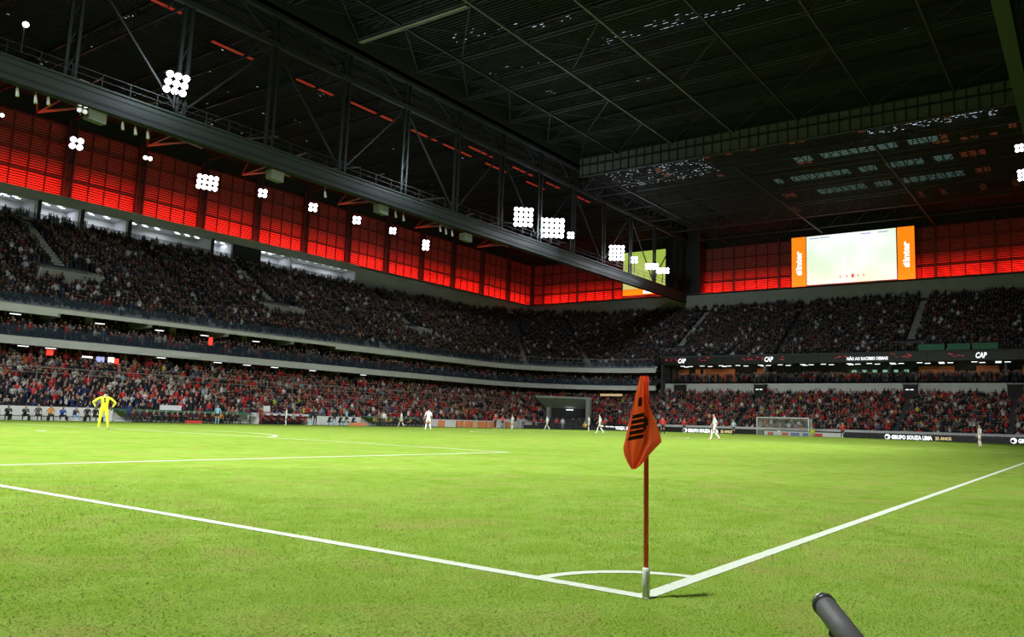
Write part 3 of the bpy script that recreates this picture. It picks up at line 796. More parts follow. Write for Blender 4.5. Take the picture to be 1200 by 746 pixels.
for k, x in enumerate((35, 49, 64, 83, 102, 121)): struts(x, 'thin tubular roof struts above the red wall, %s cluster from the left' % ['first', 'second', 'third', 'fourth', 'fifth', 'last'][k], M['tube_red'])
for k, (xa, xb, y) in enumerate([(40.6, 45.5, 73.8), (51.4, 56.7, 73.8), (59.3, 66.7, 73.5), (70.1, 75, 73.6), (79.1, 84.3, 71), (89.4, 94.5, 71), (76.5, 82.5, 73.6), (32.5, 35.5, 71), (98.5, 103, 71), (107, 112, 71), (86, 91, 73.6), (96.5, 101.5, 73.6)]):
    b = MB(); b.beam((xa, y, 40), (xb, y, 40), .30, .14)  # glowing pieces stand in for red facade light on a beam
    tag(b.build('red_glow_beam', M['redglow']), 'beam with painted red glow up under the left roof, %s' % ['nearest long one', 'second long one', 'third long one, brightest', 'fourth, above the two brightest floodlights', 'fifth, upper of a pair', 'sixth along the truss', 'lower one of the middle pair', 'at the top edge of the picture', 'seventh, small', 'eighth, smallest near the column', 'short lower one', 'last lower one'][k], 'light strip', 'beams with painted red glow under the left roof')

# ================================================================ FLOODLIGHTS
lens_b = MB(); lens_b.tube([(0, 0, 0), (.04, 0, 0)], .27, 14); lo = lens_b.build('lens', M['lamp'], origin=(0, 0, 0)); LENS = lo.data; bpy.data.objects.remove(lo)
hb = MB(); hb.tube([(-.38, 0, 0), (-.28, 0, 0), (-.02, 0, 0)], [.12, .22, .30], 12); hb.beam((-.2, -.34, 0), (-.2, .34, 0), .05); ho = hb.build('housing', M['housing'], origin=(0, 0, 0)); HOUS = ho.data; bpy.data.objects.remove(ho)
def floodlight(x, y, z, cols, rows, label, power, aim=(52, 34, 0), group='floodlights', spot=118, look=None, scale=1.0, post=1.4, arm=False):
    t = empty('floodlight', (x, y, z), label, 'floodlight', group)
    tgt = Vector(look or (20, 12, 0)); dv = (tgt-Vector((x, y, z))).normalized(); q = dv.to_track_quat('X', 'Z'); sp = .62*scale
    side = q @ Vector((0, 1, 0)); up = q @ Vector((0, 0, 1))
    for c in range(cols):
        for r_ in range(rows):
            p = side*(c-(cols-1)/2)*sp + up*(r_-(rows-1)/2)*sp
            h = bpy.data.objects.new('housing', HOUS); COL.objects.link(h); h.parent = t; h.location = p; h.rotation_mode = 'QUATERNION'; h.rotation_quaternion = q; h.scale = (scale,)*3
            l = bpy.data.objects.new('lens', LENS); COL.objects.link(l); l.parent = h
    b = MB(); ct = Vector((x, y, z))
    for c in range(cols):
        p = ct+side*(c-(cols-1)/2)*sp - dv*.25; b.beam(p-up*(rows*sp/2), p+up*(rows*sp/2), .07)
    b.beam(ct-dv*.25-side*cols*sp/2, ct-dv*.25+side*cols*sp/2, .08)
    if post: b.beam(ct-dv*.3, ct-dv*.3+Vector((0, 0, -post)), .1)
    b.build('bracket', M['steel'], t)
    if arm:
        for dx in (-.4, .4): b = MB(); b.beam((x+dx, y+.3, z), (x+dx*1.2, 107.7, z+.4), .09); b.build('arm', M['steel'], t)
    if power: add_light('beam', 'SPOT', Vector((x, y, z))+dv*.5, aim, power, (.95, .98, 1), .5, spot, .85, t)
    return t
G = 'floodlights on the left gantry'
GL = [(32.5, 3, 3, 1.1, 'large floodlight alone on the near part of the left gantry', (24, 36, 0)),
      (84.9, 4, 4, 1.15, 'left one of the two brightest floodlights on the left gantry', (50, 38, 0)),
      (92.1, 5, 4, 1.25, 'right one of the two brightest floodlights on the left gantry', (50, 38, 0)),
      (97.4, 2, 2, .9, 'small floodlight just right of the brightest pair', (60, 38, 0)),
      (111.9, 4, 4, 1.1, 'big floodlight left of the screen seen through the truss', (70, 38, 0)),
      (118.3, 2, 2, 1.0, 'floodlight in front of the left edge of the hidden screen', (75, 38, 0)),
      (125.0, 4, 2, 1.0, 'floodlight row crossing the middle of the hidden screen', (80, 38, 0)),
      (129.5, 4, 2, 1.0, 'last floodlight at the far end of the left gantry', (85, 20, 0))]
for x, c, r_, s_, lab, aim in GL: floodlight(x, 65.2, 30.3, c, r_, lab, FLOOD*((.45 if x < 100 else .4) if x != 32.5 else .5), aim, G, scale=s_, post=2.4, spot=84)
floodlight(20.3, 65.2, 30.4, 1, 1, 'small lit lamp at the upper left corner of the picture', 0, group=G, scale=.8, post=2.4)
for x, lab in ((101.5, 'upper floodlight at the right edge under the right truss'), (108.0, 'lower floodlight at the right edge under the right truss')):
    floodlight(x, 3.6, 35.4 if x < 105 else 33.9, 2 if x < 105 else 3, 2 if x < 105 else 3, lab, FLOOD*.5, (80, 30, 0), 'floodlights on the right truss', post=0, scale=.8, spot=74)
for x, n_ in ((36, 'third'), (41, 'fourth'), (46, 'fifth')): floodlight(x, 1.8, 30.3, 3, 3, 'floodlight on the right truss above the frame, %s from the corner' % n_, FLOOD*.7, (x*2.4-44, 24, 0), 'floodlights on the right truss', post=2.4, spot=80)
FAR = [(41.9, 34.4, 2, 2, 1.3, 'four separate lamps'), (51, 35.2, 2, 1, .95, 'one large and one small lamp'), (59.9, 34.2, 4, 3, 1.2, 'the largest and brightest'), (69.1, 35.0, 2, 2, 1.1, 'fourth'), (78.7, 35.1, 2, 2, 1.15, 'fifth'), (88.1, 35.1, 2, 2, 1.15, 'sixth'), (96.7, 35.1, 2, 2, 1.0, 'seventh'), (105.5, 34.2, 2, 3, 1.1, 'eighth, second brightest'), (33.5, 35.2, 1, 1, .8, 'at the left edge of the picture')]
for x, z, c, r_, s_, lab in FAR: floodlight(x, 104, z, c, r_, 'floodlight before the red wall pillar, '+lab, FLOOD*.05 if c*r_ > 3 else 0, (x, 60, 0), 'floodlights in front of the left red wall', scale=s_, post=0, spot=95, arm=True)
# right-truss lamps out of frame by symmetry, then floods added for flag and stands
for k, (x, y) in enumerate(((12, 1.8), (28, 1.8))): floodlight(x, y, 30.3, 3, 3, 'floodlight on the right truss above the corner, %s one' % ('nearer', 'farther')[k], FLOOD*.4, (x+6, 24, 0), 'floodlights on the right truss', post=2.4, spot=84)
for k, y in enumerate((6, 22, 46)): floodlight(-12, y, 36, 3, 3, 'unseen floodlight added on the truss behind the near goal line, %s from the corner' % ('first', 'second', 'third')[k], FLOOD*2.1, (19, y+6, 0), 'added floodlights behind the near goal line', post=0, spot=92)  # unseen floods added to light the flag front and the near grass
for k, x in enumerate((10, 20, 34, 46)): floodlight(x, 1.5, 33.5, 2, 2, 'added floodlight turned to the left stand from the right truss, %s from the corner' % ('first', 'second', 'third', 'fourth')[k], FLOOD*(.45, .45, .55, .75)[k], (x+(4, 16, 26, 50)[k], 80, 2), 'added floodlights turned to the stands', post=3, spot=50)  # unseen floods added to brighten the left stand
for k, y in enumerate((14, 34, 56)): floodlight(-12, y, 38.5, 2, 2, 'added floodlight aimed at far stand from behind the near goal line, %s from the corner' % ('first', 'second', 'third')[k], FLOOD*.75, (116, y, 0), 'added floodlights turned to the stands', post=0, spot=32)  # unseen floods added to brighten the far stand
for k, x in enumerate((31, 62, 92, 118)):  # bluish fill lights added without fixtures, to offset the green bounce
    pl = bpy.data.lights.new('added_fill', 'POINT'); pl.energy = 2200; pl.color = (.78, .88, 1); pl.shadow_soft_size = .6
    po = bpy.data.objects.new('added_fill', pl); COL.objects.link(po); po.location = (x, 63.0, 30.6)
lattice('roof_truss', 'added cross truss behind the near goal line carrying the added floodlights', (-12.6, 0), (-12.6, 66), 36, 40, 5, M['steel'], .2, .1)

# fittings hanging under the gantry
def hang(x, z, kind, lab):
    t = empty(kind, (x, 66.4, z), lab, {'spot_fixture': 'lamp', 'loudspeaker': 'loudspeaker', 'lamp_array': 'lamp'}[kind], 'fittings under the left gantry')
    if kind == 'spot_fixture':
        b = MB(); b.beam((x, 66.4, z+.8), (x, 66.4, z+.1), .06); b.build('hanger', M['tube'], t)
        b = MB(); b.tube([(x, 66.4, z+.15), (x+.04, 66.3, z-.5)], [.09, .14], 8); b.build('can', M['white'], t)
    elif kind == 'loudspeaker':
        b = MB(); b.add([(x-.6, 66.0, z-.45), (x+.8, 66.0, z-.55), (x+.8, 67.0, z-.45), (x-.6, 67.0, z-.35), (x-.7, 66.0, z+.5), (x+.8, 66.0, z+.5), (x+.8, 67.0, z+.5), (x-.7, 67.0, z+.5)], [(0, 3, 2, 1), (4, 5, 6, 7), (0, 1, 5, 4), (1, 2, 6, 5), (2, 3, 7, 6), (3, 0, 4, 7)]); b.build('cabinet', mat('speaker_grey', (.22, .24, .21), .6), t)
        b = MB(); b.beam((x, 66.4, z+.5), (x, 66.4, z+1.1), .08); b.build('hanger', M['steel'], t)
    else:
        b = MB(); b.beam((x, 66.4, z-.9), (x, 66.4, z+1.6), .08); b.build('hanger', M['tube'], t)
        b = MB()
        for a in range(2):
            for c in range(3): b.tube([(x-.22+.44*a, 66.2, z-.6+.5*c), (x-.22+.44*a-.1, 65.9, z-.65+.5*c)], .2, 8)
        b.build('reflector', mat('bright_reflector', (.8, .8, .78), .2, .6), t)
        b = MB(); b.box(x-.5, x+.3, 66.1, 66.5, z+1.3, z+2.0); b.build('cabinet', mat('beige_box', (.45, .44, .33), .6), t)
for k, (x, z) in enumerate([(20.7, 25.5), (22, 25.4), (22.9, 25.6), (28.8, 25.5), (29.9, 25.4), (31, 25.4), (50.6, 25.1), (61.1, 25.3), (62.4, 25.2), (68.9, 25.3), (70, 25.2), (71.2, 25.2)]):
    hang(x, z, 'spot_fixture', 'small pale spot can hanging under the left gantry, %s from the left' % ['first', 'second', 'third', 'fourth', 'fifth', 'sixth', 'seventh', 'eighth', 'ninth', 'tenth', 'eleventh', 'twelfth'][k])
for k, (x, z) in enumerate([(26.5, 25.4), (44.2, 25.2), (58.8, 25.2), (74, 25.1)]): hang(x, z, 'loudspeaker', 'grey loudspeaker cabinet under the left gantry, %s' % ['nearest one', 'second one', 'third one', 'farthest one'][k])
hang(25.4, 26.0, 'lamp_array', 'cluster of silver reflectors on a hanger beside the nearest loudspeaker')

# ================================================================ SUITE LIGHTS
def ceil_light(x, y, z, lx, ly, name_lab, group, parent=None, mt='lamp_soft'):
    t = empty('ceiling_light', (x, y, z), name_lab, 'ceiling light', group)
    b = MB(); b.box(x-lx/2-.04, x+lx/2+.04, y-ly/2-.04, y+ly/2+.04, z+.03, z+.08); b.build('frame', M['white'], t)
    b = MB(); b.box(x-lx/2, x+lx/2, y-ly/2, y+ly/2, z-.03, z+.03); b.build('diffuser', M[mt], t)
for x in (33, 35.0, 36.2, 39.5, 41.2, 44.8, 46.8, 50.3, 51.9, 53.6, 56.5, 59.5, 62.2, 63.6, 70.6, 71.8, 34.2, 58):
    ceil_light(x, 104.9, 26.12, .55, .3, 'flat square light in the ceiling of the near left suites', 'square lights in the left suites')
    ceil_light(x+.55, 105.5, 26.12, .55, .3, 'flat square light in the ceiling of the near left suites', 'square lights in the left suites')
for k in range(11): ceil_light(70.8+k*1.62, 104.55, 26.12, .5, .3, 'round downlight over the long open balcony of the left suites, %s from the left' % ORD[k], 'row of downlights over the long balcony')
for x, p_ in ((35, 1), (41, 1.3), (46.5, 1.3), (55, 1), (63, 1), (73, 1), (79, 1.2), (85, 1.2)):
    add_light('suite_light', 'AREA', (x, 105.9, 26.0), (x, 106, 20), 60*p_, (.93, .96, 1), 3.2, sy=1.4)
k = 0
for i in range(19):
    y = 58.5-i*3.55; y += random.uniform(-.5, .5)
    for (dx, dy) in ((0, 0), (1.4, -.9)) if i % 2 else ((0, 0), (.9, -1.1), (1.9, .2)):
        ceil_light(124.6+dx, y+dy, 11.6, .35, .75, 'short white tube light in the ceiling of the far suites', 'tube lights in the far suites')
for y in (30, 28.4, 26.8, 25.2, 23.6, 22): 
    b = MB(); b.box(128.9, 129, y-.35, y+.35, 10.5, 10.9); tag(b.build('wall_screen', M['suite_green']), 'small pale green screen on the back wall of the far suites', 'screen', 'small green screens in the far suites')
b = MB()
for (ya, yb) in ((61, 58.8), (57.5, 56.6), (56, 50), (46, 44.2), (12, 9), (6, -4), (20, 15)): b.box(127.9, 128.0, yb, ya, 8.9, 11.3)
b.build('wall_orange_suite', M['suite_orange'])['kind'] = 'structure'
for y in (57, 50, 44, 30, 13, 3): add_light('suite_light', 'AREA', (126, y, 11.55), (128, y, 8), 28, (1, .8, .6), 3, sy=1.5)
for k, x in enumerate((22, 30, 38, 44.5, 50, 57)): ceil_light(x, 85.5, 10.1, .9, .25, 'white tube light under the upper slab of the left stand, %s from the left' % ORD[k], 'tube lights under the slabs')
for k, x in enumerate((31, 33.5, 45, 52, 56, 60, 66, 75)): ceil_light(x, 85.5, 7.05, .9, .25, 'white tube light under the lower slab of the left stand, %s from the left' % ORD[k], 'tube lights under the slabs')
b = MB(); b.box(118.5, 118.8, 67.4, 71.8, 6.0, 6.4); tag(b.build('lit_kiosk_sign', mat('warm_sign', (.5, .4, .2), .5, emit=.55, ec=(1, .72, .38))), 'warm yellow lit strip under the lower slab left of the corner flag', 'light strip')
b = MB(); b.box(45.2, 48.6, 83.9, 83.97, 7.3, 7.65); tag(b.build('pale_sign', M['white']), 'short pale sign on the lower slab left of centre', 'sign')
b = MB(); b.box(49.5, 49.9, 83.6, 83.8, 8.9, 9.8); tag(b.build('red_lamp', M['redlamp']), 'small upright red light on the middle tier', 'lamp')
for nm, x0, x1, z, mt, lb in (('red_ball_lamp', 32.8, 33.4, 6.3, 'redlamp', 'round red light under the lower slab on the left'), ('blue_sign', 37.6, 38.4, 6.0, 'screenblue', 'small blue sign under the lower slab'), ('white_sign', 38.8, 39.4, 6.05, 'ledwhite', 'small white sign next to the blue one'), ('red_sign', 39.45, 39.9, 5.95, 'redlamp', 'small red sign next to the white one'), ('white_bar', 36.2, 37.2, 6.35, 'lamp_soft', 'thin white light bar left of the blue sign')):
    b = MB(); b.box(x0, x1, 84.6, 84.7, z, z+(.55 if 'bar' not in nm else .16)); tag(b.build(nm, M[mt]), lb, 'sign' if 'sign' in nm else 'lamp')
# dark doors in the far lower wall
for k, y in enumerate((58.4, 43.8, 20.5, 6.7)):
    t = empty('stand_portal', (123.8, y, 6.3), 'black square doorway in the pale far wall, %s from the left' % ['first', 'second', 'third', 'last'][k], 'doorway', 'doorways in the far wall')
    b = MB(); b.box(122.9, 124.02, y-.95, y+.95, 6.2, 8.2); b.build('opening', M['black'], t)
    b = MB(); b.box(122.7, 124.0, y-1.05, y+1.05, 8.2, 8.4); b.build('lintel', M['concrete'], t)
    if k in (1, 2):
        for dy in (-.3, .35):
            b = MB(); b.box(122.8, 122.9, y+dy-.22, y+dy+.22, 7.4, 7.5); b.build('lamp', M['lamp_soft'], t)
    b = MB()
    for q in range(14): o_ = 13-q*.8; b.box(110+o_-.8, 110+o_, y-.42, y+.42, .7+(o_-2)*.483-.25, .85+(o_-2)*.483)
    b.build('stair', M['stand'], t)

# ================================================================ LED RIBBON, SCREENS, BOARDS
FX = 122.95
t = empty('led_ribbon', (FX, 24, 11.7), 'black LED ribbon with white and red writing across the far stand', 'led display')
y = 62
while y > -14:
    b = MB(); b.box(FX, FX+.2, y-3.96, y, 11.72, 13.0); b.build('panel', M['blackled'], t); y -= 4
b = MB()
for k in range(70):
    y = random.choice((60, 59, 53.5, 45.5, 44, 40, 22, 20.5, 14, 4, 0, 30.5))+random.uniform(-1, 1); z = random.uniform(12.2, 12.9)
    b.box(FX-.03, FX-.005, y, y+random.uniform(.1, .5), z, z+random.uniform(.06, .16))
b.build('red_pixels', M['ledred'], t)
for y in (58.6, 42.9, 11.5): text('lettering', 'CAP', M['ledwhite'], 1.45, .85, (FX-.02, y, 12.0), (0, -1, 0), (0, 0, 1), t, shear=.25)
text('lettering', 'NÃO AO RACISMO DEMAIS', M['ledwhite'], 6.1, .62, (FX-.02, 29.6, 12.0), (0, -1, 0), (0, 0, 1), t)
t = empty('led_board', (110.1, 30, 0), 'long black LED advertising board behind the far goal line', 'advertising board')
y = 67.5; mods = []
bb = MB(); bb.box(110.0, 110.22, .02, .98, .02, .92); bo = bb.build('panel', M['blackled'], origin=(0, 0, 0)); bme = bo.data; bpy.data.objects.remove(bo)
for k in range(76):
    o = bpy.data.objects.new('panel', bme); COL.objects.link(o); o.parent = t; o.location = (-110.1, 66.5-k-30, 0)
for y in (66.6, 51.6, 36.6, 21.6, 6.6, -8.4):
    b = MB(); b.tube([(110, y-.45, .47), (109.97, y-.45, .47)], .36, 18); b.build('logo_disc', M['ledwhite'], t)
    b = MB(); b.tube([(109.96, y-.35, .42), (109.94, y-.35, .42)], .2, 12); b.build('logo_core', M['blackled'], t)
    text('lettering', 'GRUPO SOUZA LIMA', M['ledwhite'], 5.1, .56, (109.97, y-.95, .18), (0, -1, 0), (0, 0, 1), t, nudge=.045)
    text('lettering', '25 ANOS', M['ledgold'], 1.95, .42, (109.97, y-6.4, .24), (0, -1, 0), (0, 0, 1), t)
def pitch_screen_mat(name, yg):
    m, t, b = nodes_of(name); N = t.nodes; L = t.links
    tc = N.new('ShaderNodeTexCoord'); n = N.new('ShaderNodeTexNoise'); n.inputs['Scale'].default_value = .16; n.inputs['Detail'].default_value = 2
    L.new(tc.outputs['Object'], n.inputs['Vector']); cr = N.new('ShaderNodeValToRGB'); L.new(n.outputs['Fac'], cr.inputs[0])
    cr.color_ramp.elements[0].position = .35; cr.color_ramp.elements[1].position = .62
    if yg: cr.color_ramp.elements[0].color = (.50, .72, .10, 1); cr.color_ramp.elements[1].color = (.75, .85, .25, 1)
    else: cr.color_ramp.elements[0].color = (.94, 1, .96, 1); cr.color_ramp.elements[1].color = (.74, .95, .68, 1)
    L.new(cr.outputs[0], b.inputs['Emission Color']); b.inputs['Base Color'].default_value = (.05, .05, .05, 1)
    b.inputs['Emission Strength'].default_value = 1.42 if not yg else .9; m.cycles.emission_sampling = 'NONE'; return m
SX = 145.0
t = empty('scoreboard', (SX, 34.2, 28.2), 'big video scoreboard showing a pale green pitch between two orange panels', 'video screen')
b = MB(); b.box(SX, SX+.5, 23.0, 45.3, 27.9, 37.8); b.build('cabinet', M['black'], t)
b = MB(); b.box(SX-.05, SX, 26.15, 42.35, 28.35, 37.75); b.build('display', pitch_screen_mat('match_picture', 0), t)
for (ya, yb) in ((42.5, 45.25), (23.05, 25.95)):
    b = MB(); b.box(SX-.06, SX, ya, yb, 28.2, 37.8); b.build('orange_panel', M['orange'], t)
    ym = (ya+yb)/2
    text('lettering', 'inter', M['screenwhite'], 3.7, 1.15, (SX-.08, ym-.58, 31.4), (0, 0, 1), (0, 1, 0), t, nudge=.04)
    b = MB(); b.add([(SX-.09, ym-.55, 30.4), (SX-.09, ym+.15, 30.4), (SX-.09, ym+.55, 31.2), (SX-.09, ym-.55, 31.2)], [(0, 1, 2, 3)]); b.build('logo_mark', M['screenwhite'], t)
b = MB()
for yy in (41, 39.0, 31.5, 28.5): b.box(SX-.07, SX-.06, yy-1.0, yy+.8, 37.2, 37.4)
b.build('caption_blue', M['screenblue'], t)
b = MB(); b.box(SX-.07, SX-.06, 33.6, 34.1, 29.2, 29.9); b.build('caption_red', M['screenred'], t)
b = MB()
for yy in (36.1, 34.9, 32.9, 31.9): b.box(SX-.07, SX-.06, yy-.12, yy+.12, 29.3, 29.75)
b.build('caption_grey', M['screengrey'], t)
b = MB(); b.box(SX-.065, SX-.055, 35.3, 35.6, 29.5, 33.4); b.build('pitch_marking', M['screenwhite'], t)
t = empty('scoreboard', (SX, 76, 28.6), 'second video screen half hidden behind the gantry, yellow green picture over an orange strip', 'video screen')
b = MB(); b.box(SX, SX+.5, 68.5, 82.7, 27.5, 38.4); b.build('cabinet', M['black'], t)
b = MB(); b.box(SX-.05, SX, 68.6, 82.6, 30.1, 38.3); b.build('display', pitch_screen_mat('match_picture_yellow', 1), t)
b = MB(); b.box(SX-.05, SX, 68.6, 82.6, 28.8, 30.0); b.build('orange_panel', M['orange'], t)
b = MB(); b.box(SX-.07, SX-.05, 74.0, 77.6, 29.0, 29.8); b.build('caption', M['screenwhite'], t)
# banner on the far upper tier front
b = MB()
for ya, yb in ((19.2, 15.6), (15.2, 12.2), (11.9, 8.6)): b.box(122.98, 123.03, yb, ya, 13.3, 14.2)
tag(b.build('banner', M['banner_green']), 'green cloth banners hung at the front of the far upper tier', 'banner')

# ================================================================ FAR GOAL
def goal():
    t = empty('goal', (105, 34, gz(105, 34)), 'white football goal with net at the far end', 'goal')
    z0 = gz(105, 34)-.05
    for y in (30.34, 37.66):
        b = MB(); b.tube([(105, y, z0), (105, y, z0+2.5)], .07, 10); b.build('post', M['white'], t, smooth=True)
    b = MB(); b.tube([(105, 30.28, z0+2.49), (105, 37.72, z0+2.49)], .07, 10); b.build('crossbar', M['white'], t)
    for y in (30.34, 37.66):
        b = MB(); b.tube([(105, y, z0+2.45), (106.6, y, z0+2.4)], .035, 6); b.build('side_bar', M['white'], t)
        b = MB(); b.tube([(107.3, y, z0+.03), (105, y, z0+.03)], .035, 6); b.build('ground_bar', M['white'], t)
    b = MB()
    B = lambda y, u: ((106.6, y, z0+2.4) if u == 0 else None)
    ny_, nz_ = 30, 11
    for i in range(ny_+1):
        y = 30.34+7.32*i/ny_; b.beam((106.6, y, z0+2.4), (107.3, y, z0+.05), .022); b.beam((105, y, z0+2.46), (106.6, y, z0+2.4), .022)
    for k in range(nz_+1):
        f = k/nz_; x = 106.6+.7*f; z = z0+2.4-2.35*f; b.beam((x, 30.34, z), (x, 37.66, z), .022)
    for k in range(7): x = 105+1.6*k/6; b.beam((x, 30.34, z0+2.45), (x, 37.66, z0+2.45), .022)
    for y in (30.34, 37.66):
        for k in range(9): f = k/8; b.beam((105, y, z0+2.4*f), (107.3-.7*f, y, z0+2.4*f), .022)
        for k in range(7): f = k/6; b.beam((105+2.0*f, y, z0), (105+1.6*f, y, z0+2.4), .022)
    n = b.build('net', M['net'], t); n['kind'] = 'stuff'
goal()
t = empty('advert_mat', (108, 34, 0), 'low white board with blue and red blotches behind the goal', 'advertising board')
b = MB(); b.box(108.3, 108.4, 26.6, 37.8, .02, .75); b.build('board', M['white'], t)
for k, (ya, yb, mt) in enumerate(((35.2, 34.2, 'redcloth'), (33.9, 32.6, 'bluecloth'), (30.8, 29.4, 'redcloth'), (32.2, 31.4, 'bluecloth'), (37.2, 36.4, 'redcloth'))):
    b = MB(); b.box(108.27, 108.3, yb, ya, .2, .6); b.build('patch', M[mt], t)

# ================================================================ PEOPLE (one continuous skinned body each)
def pose(**k):
    P = dict(lean=0.0, hip=.93, hL=(.0, .10), kL=(.03, .11, .50), aL=(-.02, .12, .08), kR=(.03, -.11, .50), aR=(-.02, -.12, .08),
             eL=(-.02, .27, 1.14), wL=(.06, .28, .90), eR=(-.02, -.27, 1.14), wR=(.06, -.28, .90), head=(.02, 0), drop=0, fL=(1, 0), fR=(1, 0))
    P.update(k); return P
POSES = {
 'stand': pose(),
 'stand_open': pose(kL=(.03, .15, .5), aL=(0, .22, .08), kR=(.02, -.15, .5), aR=(-.02, -.22, .08), eL=(-.05, .31, 1.16), wL=(.05, .34, .93)),
 'akimbo': pose(kL=(.05, .13, .50), aL=(.02, .16, .08), kR=(-.04, -.16, .50), aR=(-.10, -.22, .08), eL=(-.06, .47, 1.22), wL=(.02, .36, 1.01), eR=(-.06, -.44, 1.20), wR=(.02, -.32, 1.0)),
 'walk': pose(kL=(.20, .10, .52), aL=(.30, .11, .09), kR=(-.06, -.10, .49), aR=(-.36, -.11, .14), eL=(-.12, .26, 1.15), wL=(-.02, .27, .93), eR=(.10, -.26, 1.16), wR=(.24, -.24, .98), lean=.03),
 'run': pose(kL=(.30, .10, .60), aL=(.22, .11, .20), kR=(-.12, -.10, .50), aR=(-.50, -.11, .30), eL=(-.22, .26, 1.22), wL=(-.05, .25, 1.05), eR=(.14, -.27, 1.20), wR=(.34, -.20, 1.26), lean=.10),
 'point': pose(eL=(.20, .28, 1.40), wL=(.46, .30, 1.46), kR=(-.02, -.14, .5), aR=(-.08, -.2, .08)),
 'folded': pose(eL=(.06, .27, 1.18), wL=(.22, .02, 1.20), eR=(.06, -.27, 1.18), wR=(.22, -.02, 1.15)),
 'cheer': pose(eL=(.04, .32, 1.58), wL=(.06, .26, 1.84), eR=(.04, -.32, 1.58), wR=(.06, -.26, 1.84)),
 'clap': pose(eL=(.10, .28, 1.20), wL=(.30, .06, 1.36), eR=(.10, -.28, 1.20), wR=(.30, -.06, 1.36)),
 'sit': pose(hip=.50, kL=(.44, .13, .50), aL=(.42, .14, .08), kR=(.44, -.13, .50), aR=(.42, -.14, .08), drop=.43, eL=(.06, .27, .76), wL=(.30, .16, .62), eR=(.06, -.27, .76), wR=(.30, -.16, .62), lean=.06),
 'sit_forward': pose(hip=.42, kL=(.42, .20, .50), aL=(.40, .20, .08), kR=(.42, -.20, .50), aR=(.40, -.20, .08), drop=.52, eL=(.32, .24, .68), wL=(.46, .05, .74), eR=(.32, -.24, .68), wR=(.46, -.05, .74), lean=.22),
 'phone': pose(eL=(.10, .28, 1.24), wL=(.28, .10, 1.50), eR=(.10, -.28, 1.24), wR=(.28, -.04, 1.50)),
 'crouch': pose(hip=.38, kL=(.34, .20, .52), aL=(.05, .20, .08), kR=(.34, -.20, .52), aR=(.05, -.20, .08), drop=.56, eL=(.34, .26, .64), wL=(.48, .14, .50), eR=(.34, -.26, .64), wR=(.48, -.14, .50), lean=.26),
}
